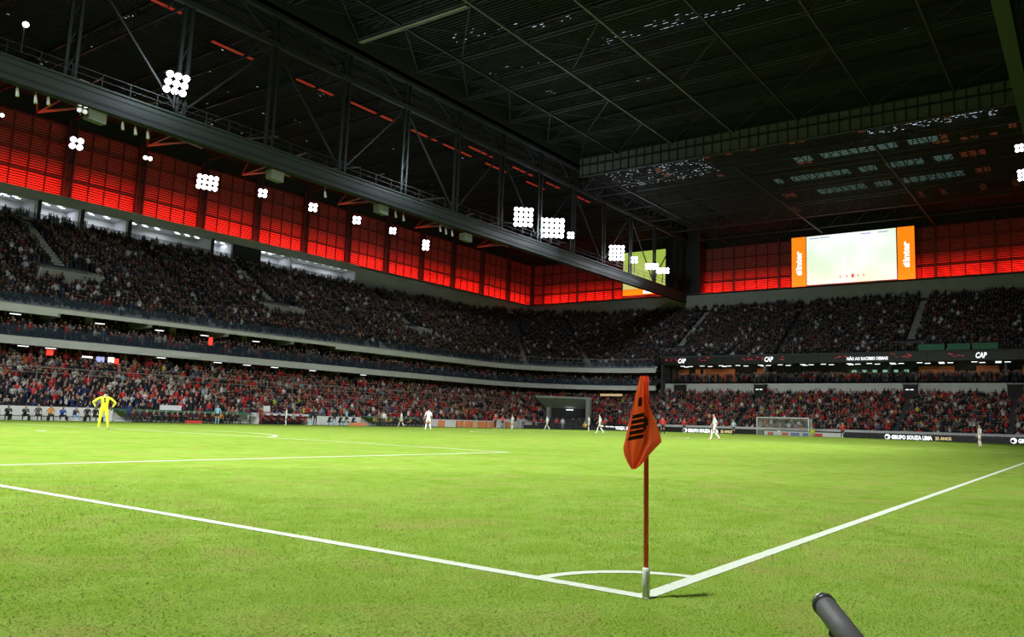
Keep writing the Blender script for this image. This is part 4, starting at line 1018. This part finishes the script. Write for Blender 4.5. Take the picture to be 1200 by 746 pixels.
def body_mesh(P, fingers=False):
    V = []; E = []; Rd = []; seg = []
    def v(p, r): V.append(Vector(p)); Rd.append(r if isinstance(r, tuple) else (r, r)); return len(V)-1
    def e(a, b_, tg): E.append((a, b_)); seg.append((a, b_, tg))
    h = P['hip']; ln = P['lean']; dz = -P['drop']
    pel = v((0, 0, h+.02), (.13, .155)); wa = v((ln*.4, 0, 1.10+dz), (.105, .135)); ch = v((ln*.9, 0, 1.32+dz), (.12, .175)); nk = v((ln*1.15+.0, 0, 1.50+dz), .062)
    hx, hy = P['head']; hd = v((ln*1.3+hx, hy, 1.60+dz), (.082, .078)); hm = v((ln*1.35+hx+.005, hy, 1.69+dz), (.095, .080)); ht = v((ln*1.35+hx-.01, hy, 1.765+dz), .055)
    e(pel, wa, 'torso'); e(wa, ch, 'torso'); e(ch, nk, 'neck'); e(nk, hd, 'head'); e(hd, hm, 'head'); e(hm, ht, 'head')
    for s_, kk in ((1, 'L'), (-1, 'R')):
        sh = v((ln*1.0, s_*.185, 1.42+dz), .062); el = v(P['e'+kk], .043); wr = v(P['w'+kk], .031)
        e(ch, sh, 'torso'); e(sh, el, 'uparm'); e(el, wr, 'forearm')
        dr = (Vector(P['w'+kk])-Vector(P['e'+kk])).normalized(); hp = Vector(P['w'+kk])+dr*.08
        pm = v(hp, (.040, .024)); e(wr, pm, 'hand')
        sd = dr.cross(Vector((1, .2, .3))).normalized()
        if fingers:
            for q, ll in ((-.033, .065), (-.011, .08), (.011, .075), (.033, .06)):
                a = v(hp+sd*q+dr*.02, .011); c = v(hp+sd*q*1.2+dr*(.02+ll*.6), .010); f = v(hp+sd*q*1.2+dr*(.02+ll)+Vector((.015, 0, 0)), .009); e(pm, a, 'hand'); e(a, c, 'hand'); e(c, f, 'hand')
            a = v(hp-sd*.045-dr*.02, .013); c = v(hp-sd*.07+dr*.025, .011); e(pm, a, 'hand'); e(a, c, 'hand')
        else: ft = v(hp+dr*.07, (.030, .016)); e(pm, ft, 'hand')
        hi = v((0, s_*.095, h-.04), .095); kn = v(P['k'+kk], .060); an = v(P['a'+kk], .042)
        mid_ = v(Vector((0, s_*.095, h-.04)).lerp(Vector(P['k'+kk]), .5), .080); calf = v(Vector(P['k'+kk]).lerp(Vector(P['a'+kk]), .35), .058)
        e(pel, hi, 'pelvis'); e(hi, mid_, 'thigh1'); e(mid_, kn, 'thigh2'); e(kn, calf, 'shin'); e(calf, an, 'shin')
        fx, fy = P['f'+kk]; A = Vector(P['a'+kk]); to = v((A.x+.15*fx, A.y+.15*fy+s_*.02, max(.03, A.z-.045)), (.040, .026)); e(an, to, 'foot')
    me = bpy.data.meshes.new('body'); me.from_pydata(V, E, []); o = bpy.data.objects.new('body', me); COL.objects.link(o)
    md = o.modifiers.new('skin', 'SKIN'); md.use_smooth_shade = True
    for i, dta in enumerate(me.skin_vertices[0].data): dta.radius = Rd[i]; dta.use_root = (i == 0)
    sb = o.modifiers.new('sub', 'SUBSURF'); sb.levels = 1; sb.render_levels = 1
    dg = bpy.context.evaluated_depsgraph_get(); out = bpy.data.meshes.new_from_object(o.evaluated_get(dg))
    bpy.data.objects.remove(o)
    # which limb does each face belong to
    n = len(out.polygons); C = np.empty(n*3); out.polygons.foreach_get('center', C); C = C.reshape(-1, 3)
    best = np.full(n, 1e9); lab = np.zeros(n, int); TG = ['torso', 'neck', 'head', 'uparm', 'forearm', 'hand', 'pelvis', 'thigh1', 'thigh2', 'shin', 'foot']
    for a, c, tg in seg:
        p = np.array(V[a]); q = np.array(V[c]); L2 = ((q-p)**2).sum(); tt = np.clip(((C-p)@(q-p))/L2, 0, 1); dd = np.linalg.norm(C-(p+tt[:, None]*(q-p)), axis=1)
        if tg == 'neck': dd = dd+.02
        mk = dd < best; best[mk] = dd[mk]; lab[mk] = TG.index(tg)
    hc = np.array(V[hm]); hair = (lab == 2) & ((C[:, 2] > hc[2]+.035) | ((C[:, 0] < hc[0]-.02) & (C[:, 2] > hc[2]-.07)))
    lab[hair] = 11
    return out, lab
BODY = {}
PM = {}
def pmat(c, nm=None, rough=.7):
    k = tuple(c)
    if k not in PM: PM[k] = mat(nm or 'cloth', c, rough, var=.10, scale=9)
    return PM[k]
def striped():
    m, t, b = nodes_of('striped_shirt'); N = t.nodes; tc = N.new('ShaderNodeTexCoord'); wv = N.new('ShaderNodeTexWave'); wv.bands_direction = 'Y'; wv.inputs['Scale'].default_value = 2.9; wv.inputs['Phase Offset'].default_value = 1.5
    t.links.new(tc.outputs['Object'], wv.inputs['Vector']); cr = N.new('ShaderNodeValToRGB'); cr.color_ramp.interpolation = 'CONSTANT'
    cr.color_ramp.elements[0].color = (.03, .03, .035, 1); cr.color_ramp.elements[1].position = .30; cr.color_ramp.elements[1].color = (.85, .85, .85, 1)
    t.links.new(wv.outputs['Fac'], cr.inputs[0]); t.links.new(cr.outputs[0], b.inputs['Base Color']); b.inputs['Roughness'].default_value = .7
    return m
def kit_mats(kit):
    (shirt, sleeves_long, shorts, trousers, socks, boots, skin, hair) = kit
    sm = M['striped'] if shirt == 'striped' else pmat(shirt)
    sk = pmat(skin, 'skin', .6); sh = pmat(shorts); so = pmat(socks)
    return [sm, sm if sleeves_long else sk, sk, sh, (sh if trousers else sk), (sh if trousers else so), pmat(boots), pmat(hair, 'hair', .8), so]
M['striped'] = striped()
LUT = {0: 0, 1: 2, 2: 2, 3: 0, 4: 1, 5: 2, 6: 3, 7: 3, 8: 4, 9: 5, 10: 6, 11: 7}
KM = {}
def person_mesh(ps, kit, fingers=False):
    if (ps, fingers) not in BODY: BODY[(ps, fingers)] = body_mesh(POSES[ps], fingers)
    key = (ps, kit)
    if key in KM: return KM[key]
    base, lab = BODY[(ps, fingers)]; me = base.copy(); me.materials.clear()
    for x in kit_mats(kit): me.materials.append(x)
    me.polygons.foreach_set('material_index', np.array([LUT[i] for i in lab], np.int32)); me.polygons.foreach_set('use_smooth', [True]*len(lab))
    KM[key] = me; return me
def person(ps, kit, x, y, face, label, group=None, z=None, scale=1.04, cat='person', fingers=False):
    o = bpy.data.objects.new('person', person_mesh(ps, kit, fingers)); COL.objects.link(o)
    o.location = (x, y, gz(x, y)+.01 if z is None else z); o.rotation_euler = (0, 0, R(face)); o.scale = (scale,)*3
    tag(o, label, cat, group); return o
BK = (.015, .015, .018); WH = (.86, .86, .84); RD = (.62, .03, .03); NV = (.02, .035, .12); MR = (.16, .02, .03); YL = (.86, .90, .03); LB = (.25, .62, .78); OR_ = (.80, .30, .05); GY = (.35, .36, .38)
S1, S2, S3 = (.50, .31, .22), (.32, .19, .12), (.58, .38, .28); H1 = (.02, .015, .01); H2 = (.06, .04, .03)
def kit(shirt, long_, shorts, tr, socks, boots=(.5, .5, .5), sk=S1, hr=H1): return (shirt, long_, shorts, tr, socks, boots, sk, hr)
# goalkeeper, with number, gloves and hair of his own
gkx, gky = 15.1, 37.3
gk = person('akimbo', kit(YL, True, YL, True, YL, (.75, .75, .75), S1), gkx, gky, 60, 'goalkeeper in full yellow kit seen from behind, hands on hips, number 1 on the back', None, scale=1.06, fingers=True)
def local_part(name, b, mt, parent, smooth=False):
    o = b.build(name, mt, parent, world=False, smooth=smooth); return o
b = MB(); b.box(-.195, -.185, -.028, .028, 1.20, 1.42); b.add([(-.195, .03, 1.36), (-.195, .075, 1.33), (-.195, .075, 1.36), (-.195, .03, 1.42)], [(0, 1, 2, 3)]); local_part('number', b, pmat(BK), gk)
for s_ in (-1, 1):
    P = POSES['akimbo']; w_ = Vector(P['wL' if s_ > 0 else 'wR']); el = Vector(P['eL' if s_ > 0 else 'eR']); dr = (w_-el).normalized()
    b = MB(); b.tube([w_-dr*.02, w_+dr*.06, w_+dr*.13], [.042, .052, .035], 8); local_part('glove', b, pmat((.08, .08, .09)), gk, True)
b = MB(); b.tube([(-.015, 0, 1.62), (-.012, 0, 1.70), (-.0, 0, 1.77), (.0, 0, 1.795)], [.082, .098, .075, .02], 10); local_part('hair', b, pmat(H1, 'hair'), gk, True)
WK = kit(WH, False, WH, False, WH, (.7, .7, .7), S1); WK2 = kit(WH, False, WH, False, WH, (.7, .3, .2), S2); SK = kit('striped', False, WH, False, WH, (.8, .3, .2), S1); RK = kit(RD, False, BK, False, BK, (.6, .6, .6), S2)
RF = kit(LB, False, BK, False, LB, BK, S1)
G1 = 'players on the pitch'
for a in [
 ('stand_open', WK, 44.5, 43.8, 60, 'player in all white standing well inside the pitch left of the corner flag'),
 ('clap', WK, 48.6, 67.5, 140, 'player in white with raised hands in front of the red seated dugout'),
 ('walk', WK2, 62.0, 64.4, 123, 'white-kitted player striding in front of the bench left of the orange boards'),
 ('stand', kit((.45, .04, .04), False, BK, True, BK, WH, S1), 72.5, 59.0, 250, 'player in dark red shirt and black trousers before the orange boards'),
 ('stand', kit((.62, .05, .05), False, BK, False, BK, BK, S2), 79.5, 63.3, 240, 'player in red shirt at the right end of the orange boards'),
 ('stand', WK, 77.0, 59.8, 160, 'player in white beside the right end of the orange boards'),
 ('walk', WK, 78.5, 55.4, 140, 'player in white walking in front of the corner tunnel, left of it'),
 ('stand', WK2, 69.9, 43.9, 123, 'player in white standing right of the tunnel, left one of two'),
 ('walk', WK, 60.5, 36.8, 123, 'player in white walking, just left of the corner flag cloth'),
 ('stand', RK, 97.0, 58.0, 200, 'player in red shirt close behind the white one left of the flag'),
 ('walk', RK, 101.5, 57.0, 200, 'player in red shirt farther off, touching the left of the flag cloth'),
 ('stand_open', RK, 65.7, 32.8, 60, 'player in red shirt and black shorts just right of the corner flag cloth'),
 ('walk', RK, 85.1, 39.6, 200, 'player in red leaning in front of the LED board right of the flag'),
 ('walk', SK, 50.2, 20.8, 123, 'large striding player in black and white stripes left of the far goal'),
 ('stand', kit((.45, .55, .62), False, BK, False, BK, BK, S1), 85.0, 33.2, 180, 'official in pale blue shirt and black shorts left of the far goal'),
 ('run', RK, 83.3, 20.2, 200, 'player in red shirt and dark shorts right of the far goal'),
 ('stand', SK, 71.5, 5.75, 125, 'lone player in black and white stripes near the right edge of the picture'),
]: person(*a[:5], a[5], G1, scale=1.08 if a[1] is SK else 1.04)
person('crouch', kit((.80, .42, .10), True, BK, True, BK, BK, S1), 86.0, 54.4, 200, 'person in pale orange bib crouching just left of the tall tunnel column', G1)
person('crouch', kit(YL, True, YL, True, YL, BK, S1), 103.6, 29.4, 200, 'person in yellow crouching on the grass beside the right post of the far goal', G1)
# staff, officials, photographers along the far-left touchline
G2 = 'staff along the left touchline'
for a in [
 ('stand', kit(NV, True, NV, True, BK, WH, S1), 34.6, 71.6, 230, 'steward in dark blue jacket standing right behind the goalkeeper'),
 ('stand', kit(LB, False, BK, False, LB, WH, S1), 42.7, 70.4, 240, 'person in pale blue shirt standing left of a crouching orange bib'),
 ('crouch', kit(OR_, True, BK, True, BK, BK, S2), 43.6, 71.4, 250, 'person in orange bib crouching beside the pale blue shirt'),
 ('walk', kit(MR, True, MR, True, BK, BK, S2), 47.6, 70.4, 200, 'person in maroon tracksuit standing left of the red seated dugout'),
 ('stand', kit(OR_, False, MR, True, BK, BK, S1), 48.4, 71.4, 200, 'person in orange top close behind the maroon tracksuit'),
 ('stand', kit(BK, True, BK, False, LB, WH, S1), 52.9, 69.0, 250, 'person in black top and pale blue socks, left of a pair by the dugout'),
 ('folded', kit(BK, True, BK, True, BK, BK, S1), 54.0, 69.6, 250, 'person in black with folded arms, right of a pair by the dugout'),
 ('stand_open', kit(BK, True, BK, False, LB, WH, S2), 56.6, 69.5, 240, 'person in black with blue socks standing alone right of the dugout'),
 ('stand', RF, 56.4, 67.3, 123, 'official in pale blue shirt and black shorts seen from behind by the touchline'),
 ('stand', kit((.20, .12, .08), True, BK, True, BK, BK, S1), 63.4, 69.6, 230, 'person in brown jacket beside a person in white'),
 ('stand', kit(WH, True, (.1, .05, .15), True, BK, BK, S1), 64.6, 70.0, 230, 'person in white top and dark trousers by the touchline'),
 ('stand', kit(BK, True, BK, True, BK, BK, S1), 71.9, 70.8, 230, 'person in black standing left of a crouching orange bib near the orange boards'),
 ('crouch', kit(OR_, True, BK, True, BK, BK, S1), 73.6, 71.4, 230, 'person in orange bib crouching left of the orange boards'),
 ('stand', kit(GY, True, GY, True, BK, BK, S1), 92.5, 70.5, 230, 'person in grey standing right of the orange boards'),
 ('stand_open', kit(GY, True, BK, True, BK, BK, S2), 94.3, 70.8, 230, 'person in grey coat, second one right of the orange boards'),
 ('walk', kit((.5, .05, .05), True, BK, True, BK, BK, S1), 95.2, 69.5, 230, 'person in red jacket in front of the left side of the tunnel'),
 ('run', kit((.5, .05, .05), True, BK, True, BK, BK, S2), 95.9, 68.6, 200, 'person in red jacket with a leg stretched out near the tunnel'),
 ('stand', kit((.6, .06, .05), True, BK, True, BK, BK, S2), 98.0, 67.2, 230, 'person in bright red jacket left of the blue one at the tunnel'),
 ('stand', kit((.06, .08, .35), True, BK, True, BK, BK, S2), 98.9, 66.6, 230, 'person in royal blue jacket at the tunnel mouth'),
 ('stand', kit(WH, True, GY, True, BK, BK, S2), 98.2, 66.2, 230, 'person in white shirt beside the royal blue jacket'),
 ('stand', kit(BK, True, BK, True, BK, BK, S1), 101.2, 66.3, 230, 'person in black at the left of the tunnel opening'),
 ('folded', kit(BK, True, BK, True, BK, BK, S2), 102.4, 65.9, 230, 'person in black with folded arms in the middle of the tunnel opening'),
 ('stand', kit((.2, .2, .2), True, BK, True, BK, BK, S1), 103.6, 65.3, 230, 'person in dark grey at the right of the tunnel opening'),
]: person(*a[:5], a[5], G2)
# bench
G3 = 'people seated along the white wall on the left'
for k, (px_, kt, lb, ps) in enumerate([
 (24.4, kit(BK, True, BK, True, BK, BK, S1), 'person in black sitting at the left edge of the picture', 'sit_forward'),
 (25.3, kit(BK, True, BK, True, BK, BK, S2), 'person in black sitting second from the left edge', 'sit_forward'),
 (26.6, kit((.04, .04, .05), True, BK, True, BK, BK, S1), 'person in black sitting third from the left edge, hunched forward', 'sit_forward'),
 (27.6, kit((.10, .10, .11), True, BK, True, BK, BK, S1), 'person in dark grey sitting left of the orange bib', 'sit'),
 (28.6, kit(OR_, True, BK, True, BK, BK, S2), 'person in orange bib sitting before the white wall', 'sit'),
 (29.5, kit((.03, .10, .50), True, BK, True, BK, WH, S2), 'person in royal blue sitting before the white wall', 'sit_forward'),
 (30.5, kit((.04, .04, .07), True, (.35, .50, .80), True, BK, WH, S1), 'person in dark top and pale blue trousers sitting', 'sit_forward'),
 (31.6, kit(BK, True, BK, True, BK, BK, S1), 'left one of two people in black sitting behind the goalkeeper', 'sit'),
 (32.3, kit(BK, True, BK, True, BK, BK, S2), 'right one of two people in black sitting behind the goalkeeper', 'sit')]):
    person(ps, kt, px_, 73.0, -90+random.uniform(-12, 12), lb, G3)
b = MB(); b.box(24, 33.2, 73.0, 73.4, .36, .42); [b.box(24+k*1.5, 24.08+k*1.5, 73.0, 73.35, 0, .36) for k in range(7)]
tag(b.build('bench', M['steel']), 'long low dark bench in front of the white wall at the left', 'bench')
SUBS = ['first', 'second', 'third', 'fourth', 'fifth', 'sixth', 'seventh', 'eighth', 'ninth', 'tenth', 'eleventh', 'twelfth', 'thirteenth', 'fourteenth', 'fifteenth', 'sixteenth', 'seventeenth', 'eighteenth', 'nineteenth', 'twentieth']
for k in range(19):
    c = random.choice((MR, (.10, .015, .02), (.10, .015, .02), (.03, .03, .05))) if k < 14 else BK
    person(random.choice(('sit', 'sit_forward')), kit(c, True, BK, True, BK, BK, random.choice((S1, S2))), 35.7+k*.60, 72.9, -90+random.uniform(-25, 25),
           'substitute in dark clothes sitting in the long dugout, %s from the goalkeeper' % SUBS[k], 'substitutes in the long dugout row', z=-.12)
for k in range(14):
    c = random.choice((BK, (.45, .42, .05), (.04, .04, .05), (.5, .3, .1)))
    person(random.choice(('sit', 'sit_forward')), kit(c, True, BK, True, BK, BK, random.choice((S1, S2))), 65.6+k*.68, 72.8, -90+random.uniform(-25, 25),
           'substitute in the dugout left of the orange boards, %s from the left' % SUBS[k], 'substitutes in the second dugout row', z=-.05)
for k in range(6):
    person('sit', kit(random.choice((BK, GY, MR)), True, BK, True, BK, BK, S1), 49.9+k*.95, 73.0, -90+random.uniform(-20, 20), 'person sitting inside the red seated dugout, %s from the left' % SUBS[k], 'people in the red seated dugout')
for k, x in enumerate((58.4, 60.0, 60.9, 62.0)):
    person('sit_forward', kit(random.choice((BK, NV)), True, NV, True, BK, BK, S1), x, 72.6, -90, 'person in dark clothes crouching on a stool right of the dugout, %s from the left' % SUBS[k], 'people right of the dugout')
# walls, dugouts, boards on the left touchline
b = MB(); b.box(14, 34, 74.3, 74.6, -.2, 1.22); b.build('wall_white_low', M['white'])['kind'] = 'structure'
b = MB(); b.box(34, 49, 74.2, 74.5, -.2, 1.12); b.box(56, 104, 74.2, 74.5, -.2, 1.05); b.build('wall_white_low', M['white'])['kind'] = 'structure'
def dugout(x0, x1, lab, seats):
    t = empty('dugout', ((x0+x1)/2, 73.8, 0), lab, 'dugout', 'dugouts')
    b = MB(); b.add([(x0, 72.9, 1.05), (x1, 72.9, 1.05), (x1, 74.2, 1.22), (x0, 74.2, 1.22), (x0, 72.9, .98), (x1, 72.9, .98), (x1, 74.2, 1.12), (x0, 74.2, 1.12)], [(0, 1, 2, 3), (7, 6, 5, 4), (0, 4, 5, 1)])
    b.build('roof', M['green'] if not seats else M['white'], t)
    n = int((x1-x0)/2.4)
    for k in range(n+1): b = MB(); x = x0+(x1-x0)*k/n; b.beam((x, 74.1, 0), (x, 74.1, 1.12), .07); b.build('post', M['white'], t)
    if seats:
        for s_ in (x0, x1): b = MB(); b.box(s_-.08, s_+.08, 72.8, 74.2, 0, 1.2); b.build('side_panel', M['white'], t)
        me = None
        for k in range(seats):
            x = x0+.5+k*(x1-x0-1)/(seats-1)
            if me is None:
                b = MB(); b.box(x-.22, x+.22, 73.0, 73.45, .36, .44); b.box(x-.22, x+.22, 73.42, 73.5, .4, .95); o = b.build('seat', M['redseat'], t); me = o.data; xs0 = x
            else: o = inst(me, 'seat', (0, 0, 0), t); o.location = (x-xs0, 0, 0)
    else:
        b = MB(); b.box(x0, x1, 73.2, 73.6, .28, .34); b.build('bench_seat', M['steel_black'], t)
dugout(34.4, 48.6, 'long low green-edged dugout behind the goalkeeper side of the pitch', 0)
dugout(49.2, 56.0, 'white framed dugout with red seats', 7)
dugout(64.6, 75.6, 'low green-edged dugout left of the orange boards', 0)
t = empty('advertising_boards', (84, 72.4, 0), 'orange and cream advertising boards beside the left touchline', 'advertising board')
x = 76.8
for k, (wd, mt) in enumerate(((1.3, 'boardorange'), (2.6, 'white'), (1.5, 'boardorange'), (.6, 'boardcream'), (1.6, 'boardorange'), (1.6, 'boardcream'), (2.0, 'boardorange'), (.7, 'boardcream'), (1.5, 'boardorange'), (2.6, 'white'), (1.3, 'boardorange'))):
    b = MB(); b.box(x, x+wd-.03, 72.2, 72.32, .03, .92); b.build('board', M[mt], t); x += wd*.92
b = MB(); b.box(40.3, 41.9, 71.6, 71.9, 0, .28); tag(b.build('cool_box', M['redcloth']), 'low red box on the grass edge before the long dugout', 'box')
b = MB(); b.box(60.6, 63.0, 71.2, 71.6, 0, .38); tag(b.build('cool_box', M['boardorange']), 'low orange box on the grass edge right of the pale blue official', 'box')
for k, (x0, x1, z) in enumerate(((39.2, 41.4, 1.4), (51.0, 51.8, 1.7), (93, 96, 1.1), (98, 103, 1.1))):
    b = MB(); b.box(x0, x1, 74.6, 74.75, z-.35, z+.3); tag(b.build('white_cloth', M['white']), 'white cloth or banner laid over the front wall, %s from the left' % SUBS[k], 'banner')
# low concrete coping in front of the far lower tier
b = MB(); b.box(111.3, 111.6, -12, 62, -.2, 1.25); b.build('wall_far_front', M['concrete_pale'])['kind'] = 'structure'
b = MB(); b.tube([(104.5, 49.0, 0), (104.5, 49.0, .3)], [.2, .08], 8)
# nearest spectators, each an object of its own
SC = [('black', BK, .54), ('red', RD, .80), ('white', (.66, .65, .62), .91), ('grey', GY, .96), ('dark blue', NV, 1.1)]
PS = [('sit', 'sitting'), ('stand', 'standing'), ('clap', 'clapping'), ('sit_forward', 'leaning forward'), ('cheer', 'with raised arms'), ('phone', 'holding up a phone'), ('folded', 'with folded arms')]
ROWN = ['front row', 'second row', 'third row', 'fourth row', 'fifth row', 'sixth row', 'seventh row']
o0, z0, o1, z1, nr = LOW; cnt = 0
for i in range(7):
    y = 74+o0+(o1-o0)*(i+.45)/nr; z = z0+(z1-z0)*i/nr; x = 22.7+random.random()*.3; rk = 0
    while x < 45.8 and cnt < 300:
        if not (i > 6 and abs(x-22) < .6):
            u = random.random(); cn, cc, _ = next(s_ for s_ in SC if u < s_[2]); ps, pn = PS[random.choices(range(7), (6, 3, 2, 3, 1.2, 1, 1.5))[0]]
            rk += 1; od = '%d%s' % (rk, 'th' if 10 < rk < 20 else {1: 'st', 2: 'nd', 3: 'rd'}.get(rk % 10, 'th'))
            person(ps, kit(cc, True, random.choice((BK, NV)), True, BK, BK, random.choice((S1, S2, S3)), random.choice((H1, H2))), x, y, -90+random.uniform(-30, 30),
                   'spectator in %s %s, %s, left stand, %s from left' % (cn, pn, ROWN[i], od), 'spectators in the front rows of the left stand', z=z, scale=random.uniform(.93, 1.03)); cnt += 1
        x += random.uniform(.48, .60)

# ================================================================ CORNER FLAG
fl = empty('corner_flag', (.03, .03, 0), 'red corner flag on a red pole with white foot, at the corner of the pitch', 'flag')
top = Vector((-.035, .02, 1.50)); foot = Vector((.03, .03, 0))
def onpole(z): return foot.lerp(top, z/1.5)
b = MB(); b.tube([onpole(.19), onpole(.8), onpole(1.5)], .0165, 14); b.build('pole', mat('red_plastic', (.90, .07, .045), .5), fl, smooth=True)
b = MB(); b.tube([foot+Vector((0, 0, -.03)), onpole(.19), onpole(.205)], [.026, .026, .019], 16); b.build('foot_sleeve', M['white'], fl, smooth=True)
b = MB(); p = CAMP-foot; p.z = 0; p.normalize(); q_ = Vector((-p.y, p.x, 0))
b.beam(foot+p*.0245+q_*.004+Vector((0, 0, .0)), onpole(.18)+p*.0245+q_*.004, .010, .006); b.build('sleeve_slot', mat('slot_grey', (.30, .30, .30), .6), fl)
# cloth: hanging folded rag, built in the plane across the view then folded with depth
RT = Vector((rr.x, rr.y, 0)).normalized(); DP = Vector((-p.x, -p.y, 0))
def flagpt(px_, py_, dep):   # px_ metres to the right of the pole, py_ height, dep metres away from camera
    c = onpole(py_); return Vector((c.x, c.y, py_)) + RT*px_ + DP*dep
fm = mat('flag_cloth', (.97, .115, .035), .7, var=.08, scale=14)
fd = mat('flag_print', (.05, .012, .012), .7)
t_ = fm.node_tree; pb = t_.nodes['Principled BSDF']; tl = t_.nodes.new('ShaderNodeBsdfTranslucent'); tl.inputs[0].default_value = (1, .13, .035, 1)
mxs = t_.nodes.new('ShaderNodeMixShader'); mxs.inputs[0].default_value = .5
t_.links.new(pb.outputs[0], mxs.inputs[1]); t_.links.new(tl.outputs[0], mxs.inputs[2]); t_.links.new(mxs.outputs[0], t_.nodes['Material Output'].inputs[0])
def cloth(name, grid, mt):
    b = MB(); n = len(grid); m_ = len(grid[0])
    b.add([flagpt(*c) for row in grid for c in row], [(i*m_+j, i*m_+j+1, (i+1)*m_+j+1, (i+1)*m_+j) for i in range(n-1) for j in range(m_-1)])
    return b.build(name, mt, fl, smooth=True)
# silhouette rows: (height, left edge, fold, right edge) in metres relative to the pole
ROWS = [(1.50, -.042, -.012, .010), (1.43, -.060, -.012, .012), (1.35, -.078, -.020, .012), (1.26, -.100, -.018, .034), (1.18, -.118, -.012, .070), (1.10, -.136, -.022, .096), (1.055, -.146, -.030, .106), (1.01, -.158, -.045, .062), (.96, -.150, -.062, .018), (.91, -.128, -.080, -.02), (.865, -.100, -.092, -.070)]
def interp(z):
    for (a, c) in zip(ROWS[:-1], ROWS[1:]):
        if c[0] <= z <= a[0]:
            f = (a[0]-z)/(a[0]-c[0]); return [a[i]+(c[i]-a[i])*f for i in range(1, 4)]
    return list(ROWS[-1][1:])
def surf(z, f):
    l, m_, r_ = interp(z)
    if f < .5: g = f*2; x = l+(m_-l)*g; dp = -.030+.045*math.cos(g*math.pi)*-1*.8 + .014*math.sin(g*9+z*8)
    else: g = (f-.5)*2; x = m_+(r_-m_)*g; dp = .006-.050*math.sin(g*math.pi*.75) + .008*math.sin(g*7+z*14)
    return (x, z, dp-.02)
cloth('cloth', [[surf(.865+(1.50-.865)*(1-i/30), j/18) for j in range(19)] for i in range(31)], fm)
b = MB()
def patch(z0_, z1_, f0, f1, slant):
    n = 6; vs = []; 
    for i in range(n+1):
        f = f0+(f1-f0)*i/n
        for zz in (z0_, z1_):
            x, z, dp = surf(min(1.49, zz+slant*(f-f0)), f); vs.append(flagpt(x, z, dp-.004))
    b.add(vs, [(2*i, 2*i+1, 2*i+3, 2*i+2) for i in range(n)])
for k in range(5): patch(1.055+k*.037, 1.082+k*.037, .08, .52, .05)
patch(1.21, 1.23, .50, .62, -.0); patch(1.165, 1.215, .48, .66, -.02); patch(1.13, 1.17, .48, .58, .02); patch(1.29, 1.35, .22, .42, .03)
b.build('printed_emblem', fd, fl)
b = MB(); b.tube([onpole(1.00), onpole(1.07)], .0172, 14); b.build('tape', M['black'], fl)

# tube poking in at the lower right, and the red mat corner at the left edge
tip = Vector((-3.735, -2.215, .905)); tail = Vector((-3.885, -2.335, .80))
def cam_pt(x, y, dd): return CAMP + (rr*((x-668.6)/935.2) - uu*((y-373)/935.2) + d)*dd
A = Vector(cam_pt(964, 706, 1.25)); B = Vector(cam_pt(1004, 757, 1.12))
dv = (B-A).normalized(); L_ = 1.0
# carry it on down to the turf
k_ = (A.z)/max(.05, -dv.z); C_ = A+dv*min(k_, 6)
t = empty('round_tube', (C_.x, C_.y, 0), 'dark grey round-ended tube poking up at the lower right over the grass', 'tube')
b = MB(); b.tube([A+dv*.012, B, C_], .0172, 20); b.build('barrel', mat('dark_rubber', (.085, .088, .078), .62, var=.15), t, smooth=True)
b = MB(); b.tube([A-dv*.010, A-dv*.006, A+dv*.002, A+dv*.014], [.008, .0145, .0180, .0182], 20); b.build('end_cap', mat('cap_rubber', (.060, .062, .058), .35), t, smooth=True)
q2 = (A+dv*.055)-uu*.0165-rr*.006
b = MB(); b.beam(q2, q2+dv*.022, .010, .012); b.build('clip', M['black'], t)
b = MB(); b.add([(-1.12, 6.93, .04), (-1.13, 6.53, .04), (-1.72, 5.45, .04), (-3.2, 6.4, .04), (-2.4, 8.4, .04), (-1.12, 6.93, -.02), (-1.13, 6.53, -.02), (-1.72, 5.45, -.02), (-3.2, 6.4, -.02), (-2.4, 8.4, -.02)],
      [(4, 3, 2, 1, 0), (5, 6, 7, 8, 9), (0, 1, 6, 5), (1, 2, 7, 6), (2, 3, 8, 7), (3, 4, 9, 8), (4, 0, 5, 9)])
tag(b.build('red_mat', M['redmat']), 'corner of a bright salmon red mat on the grass at the left edge', 'mat')
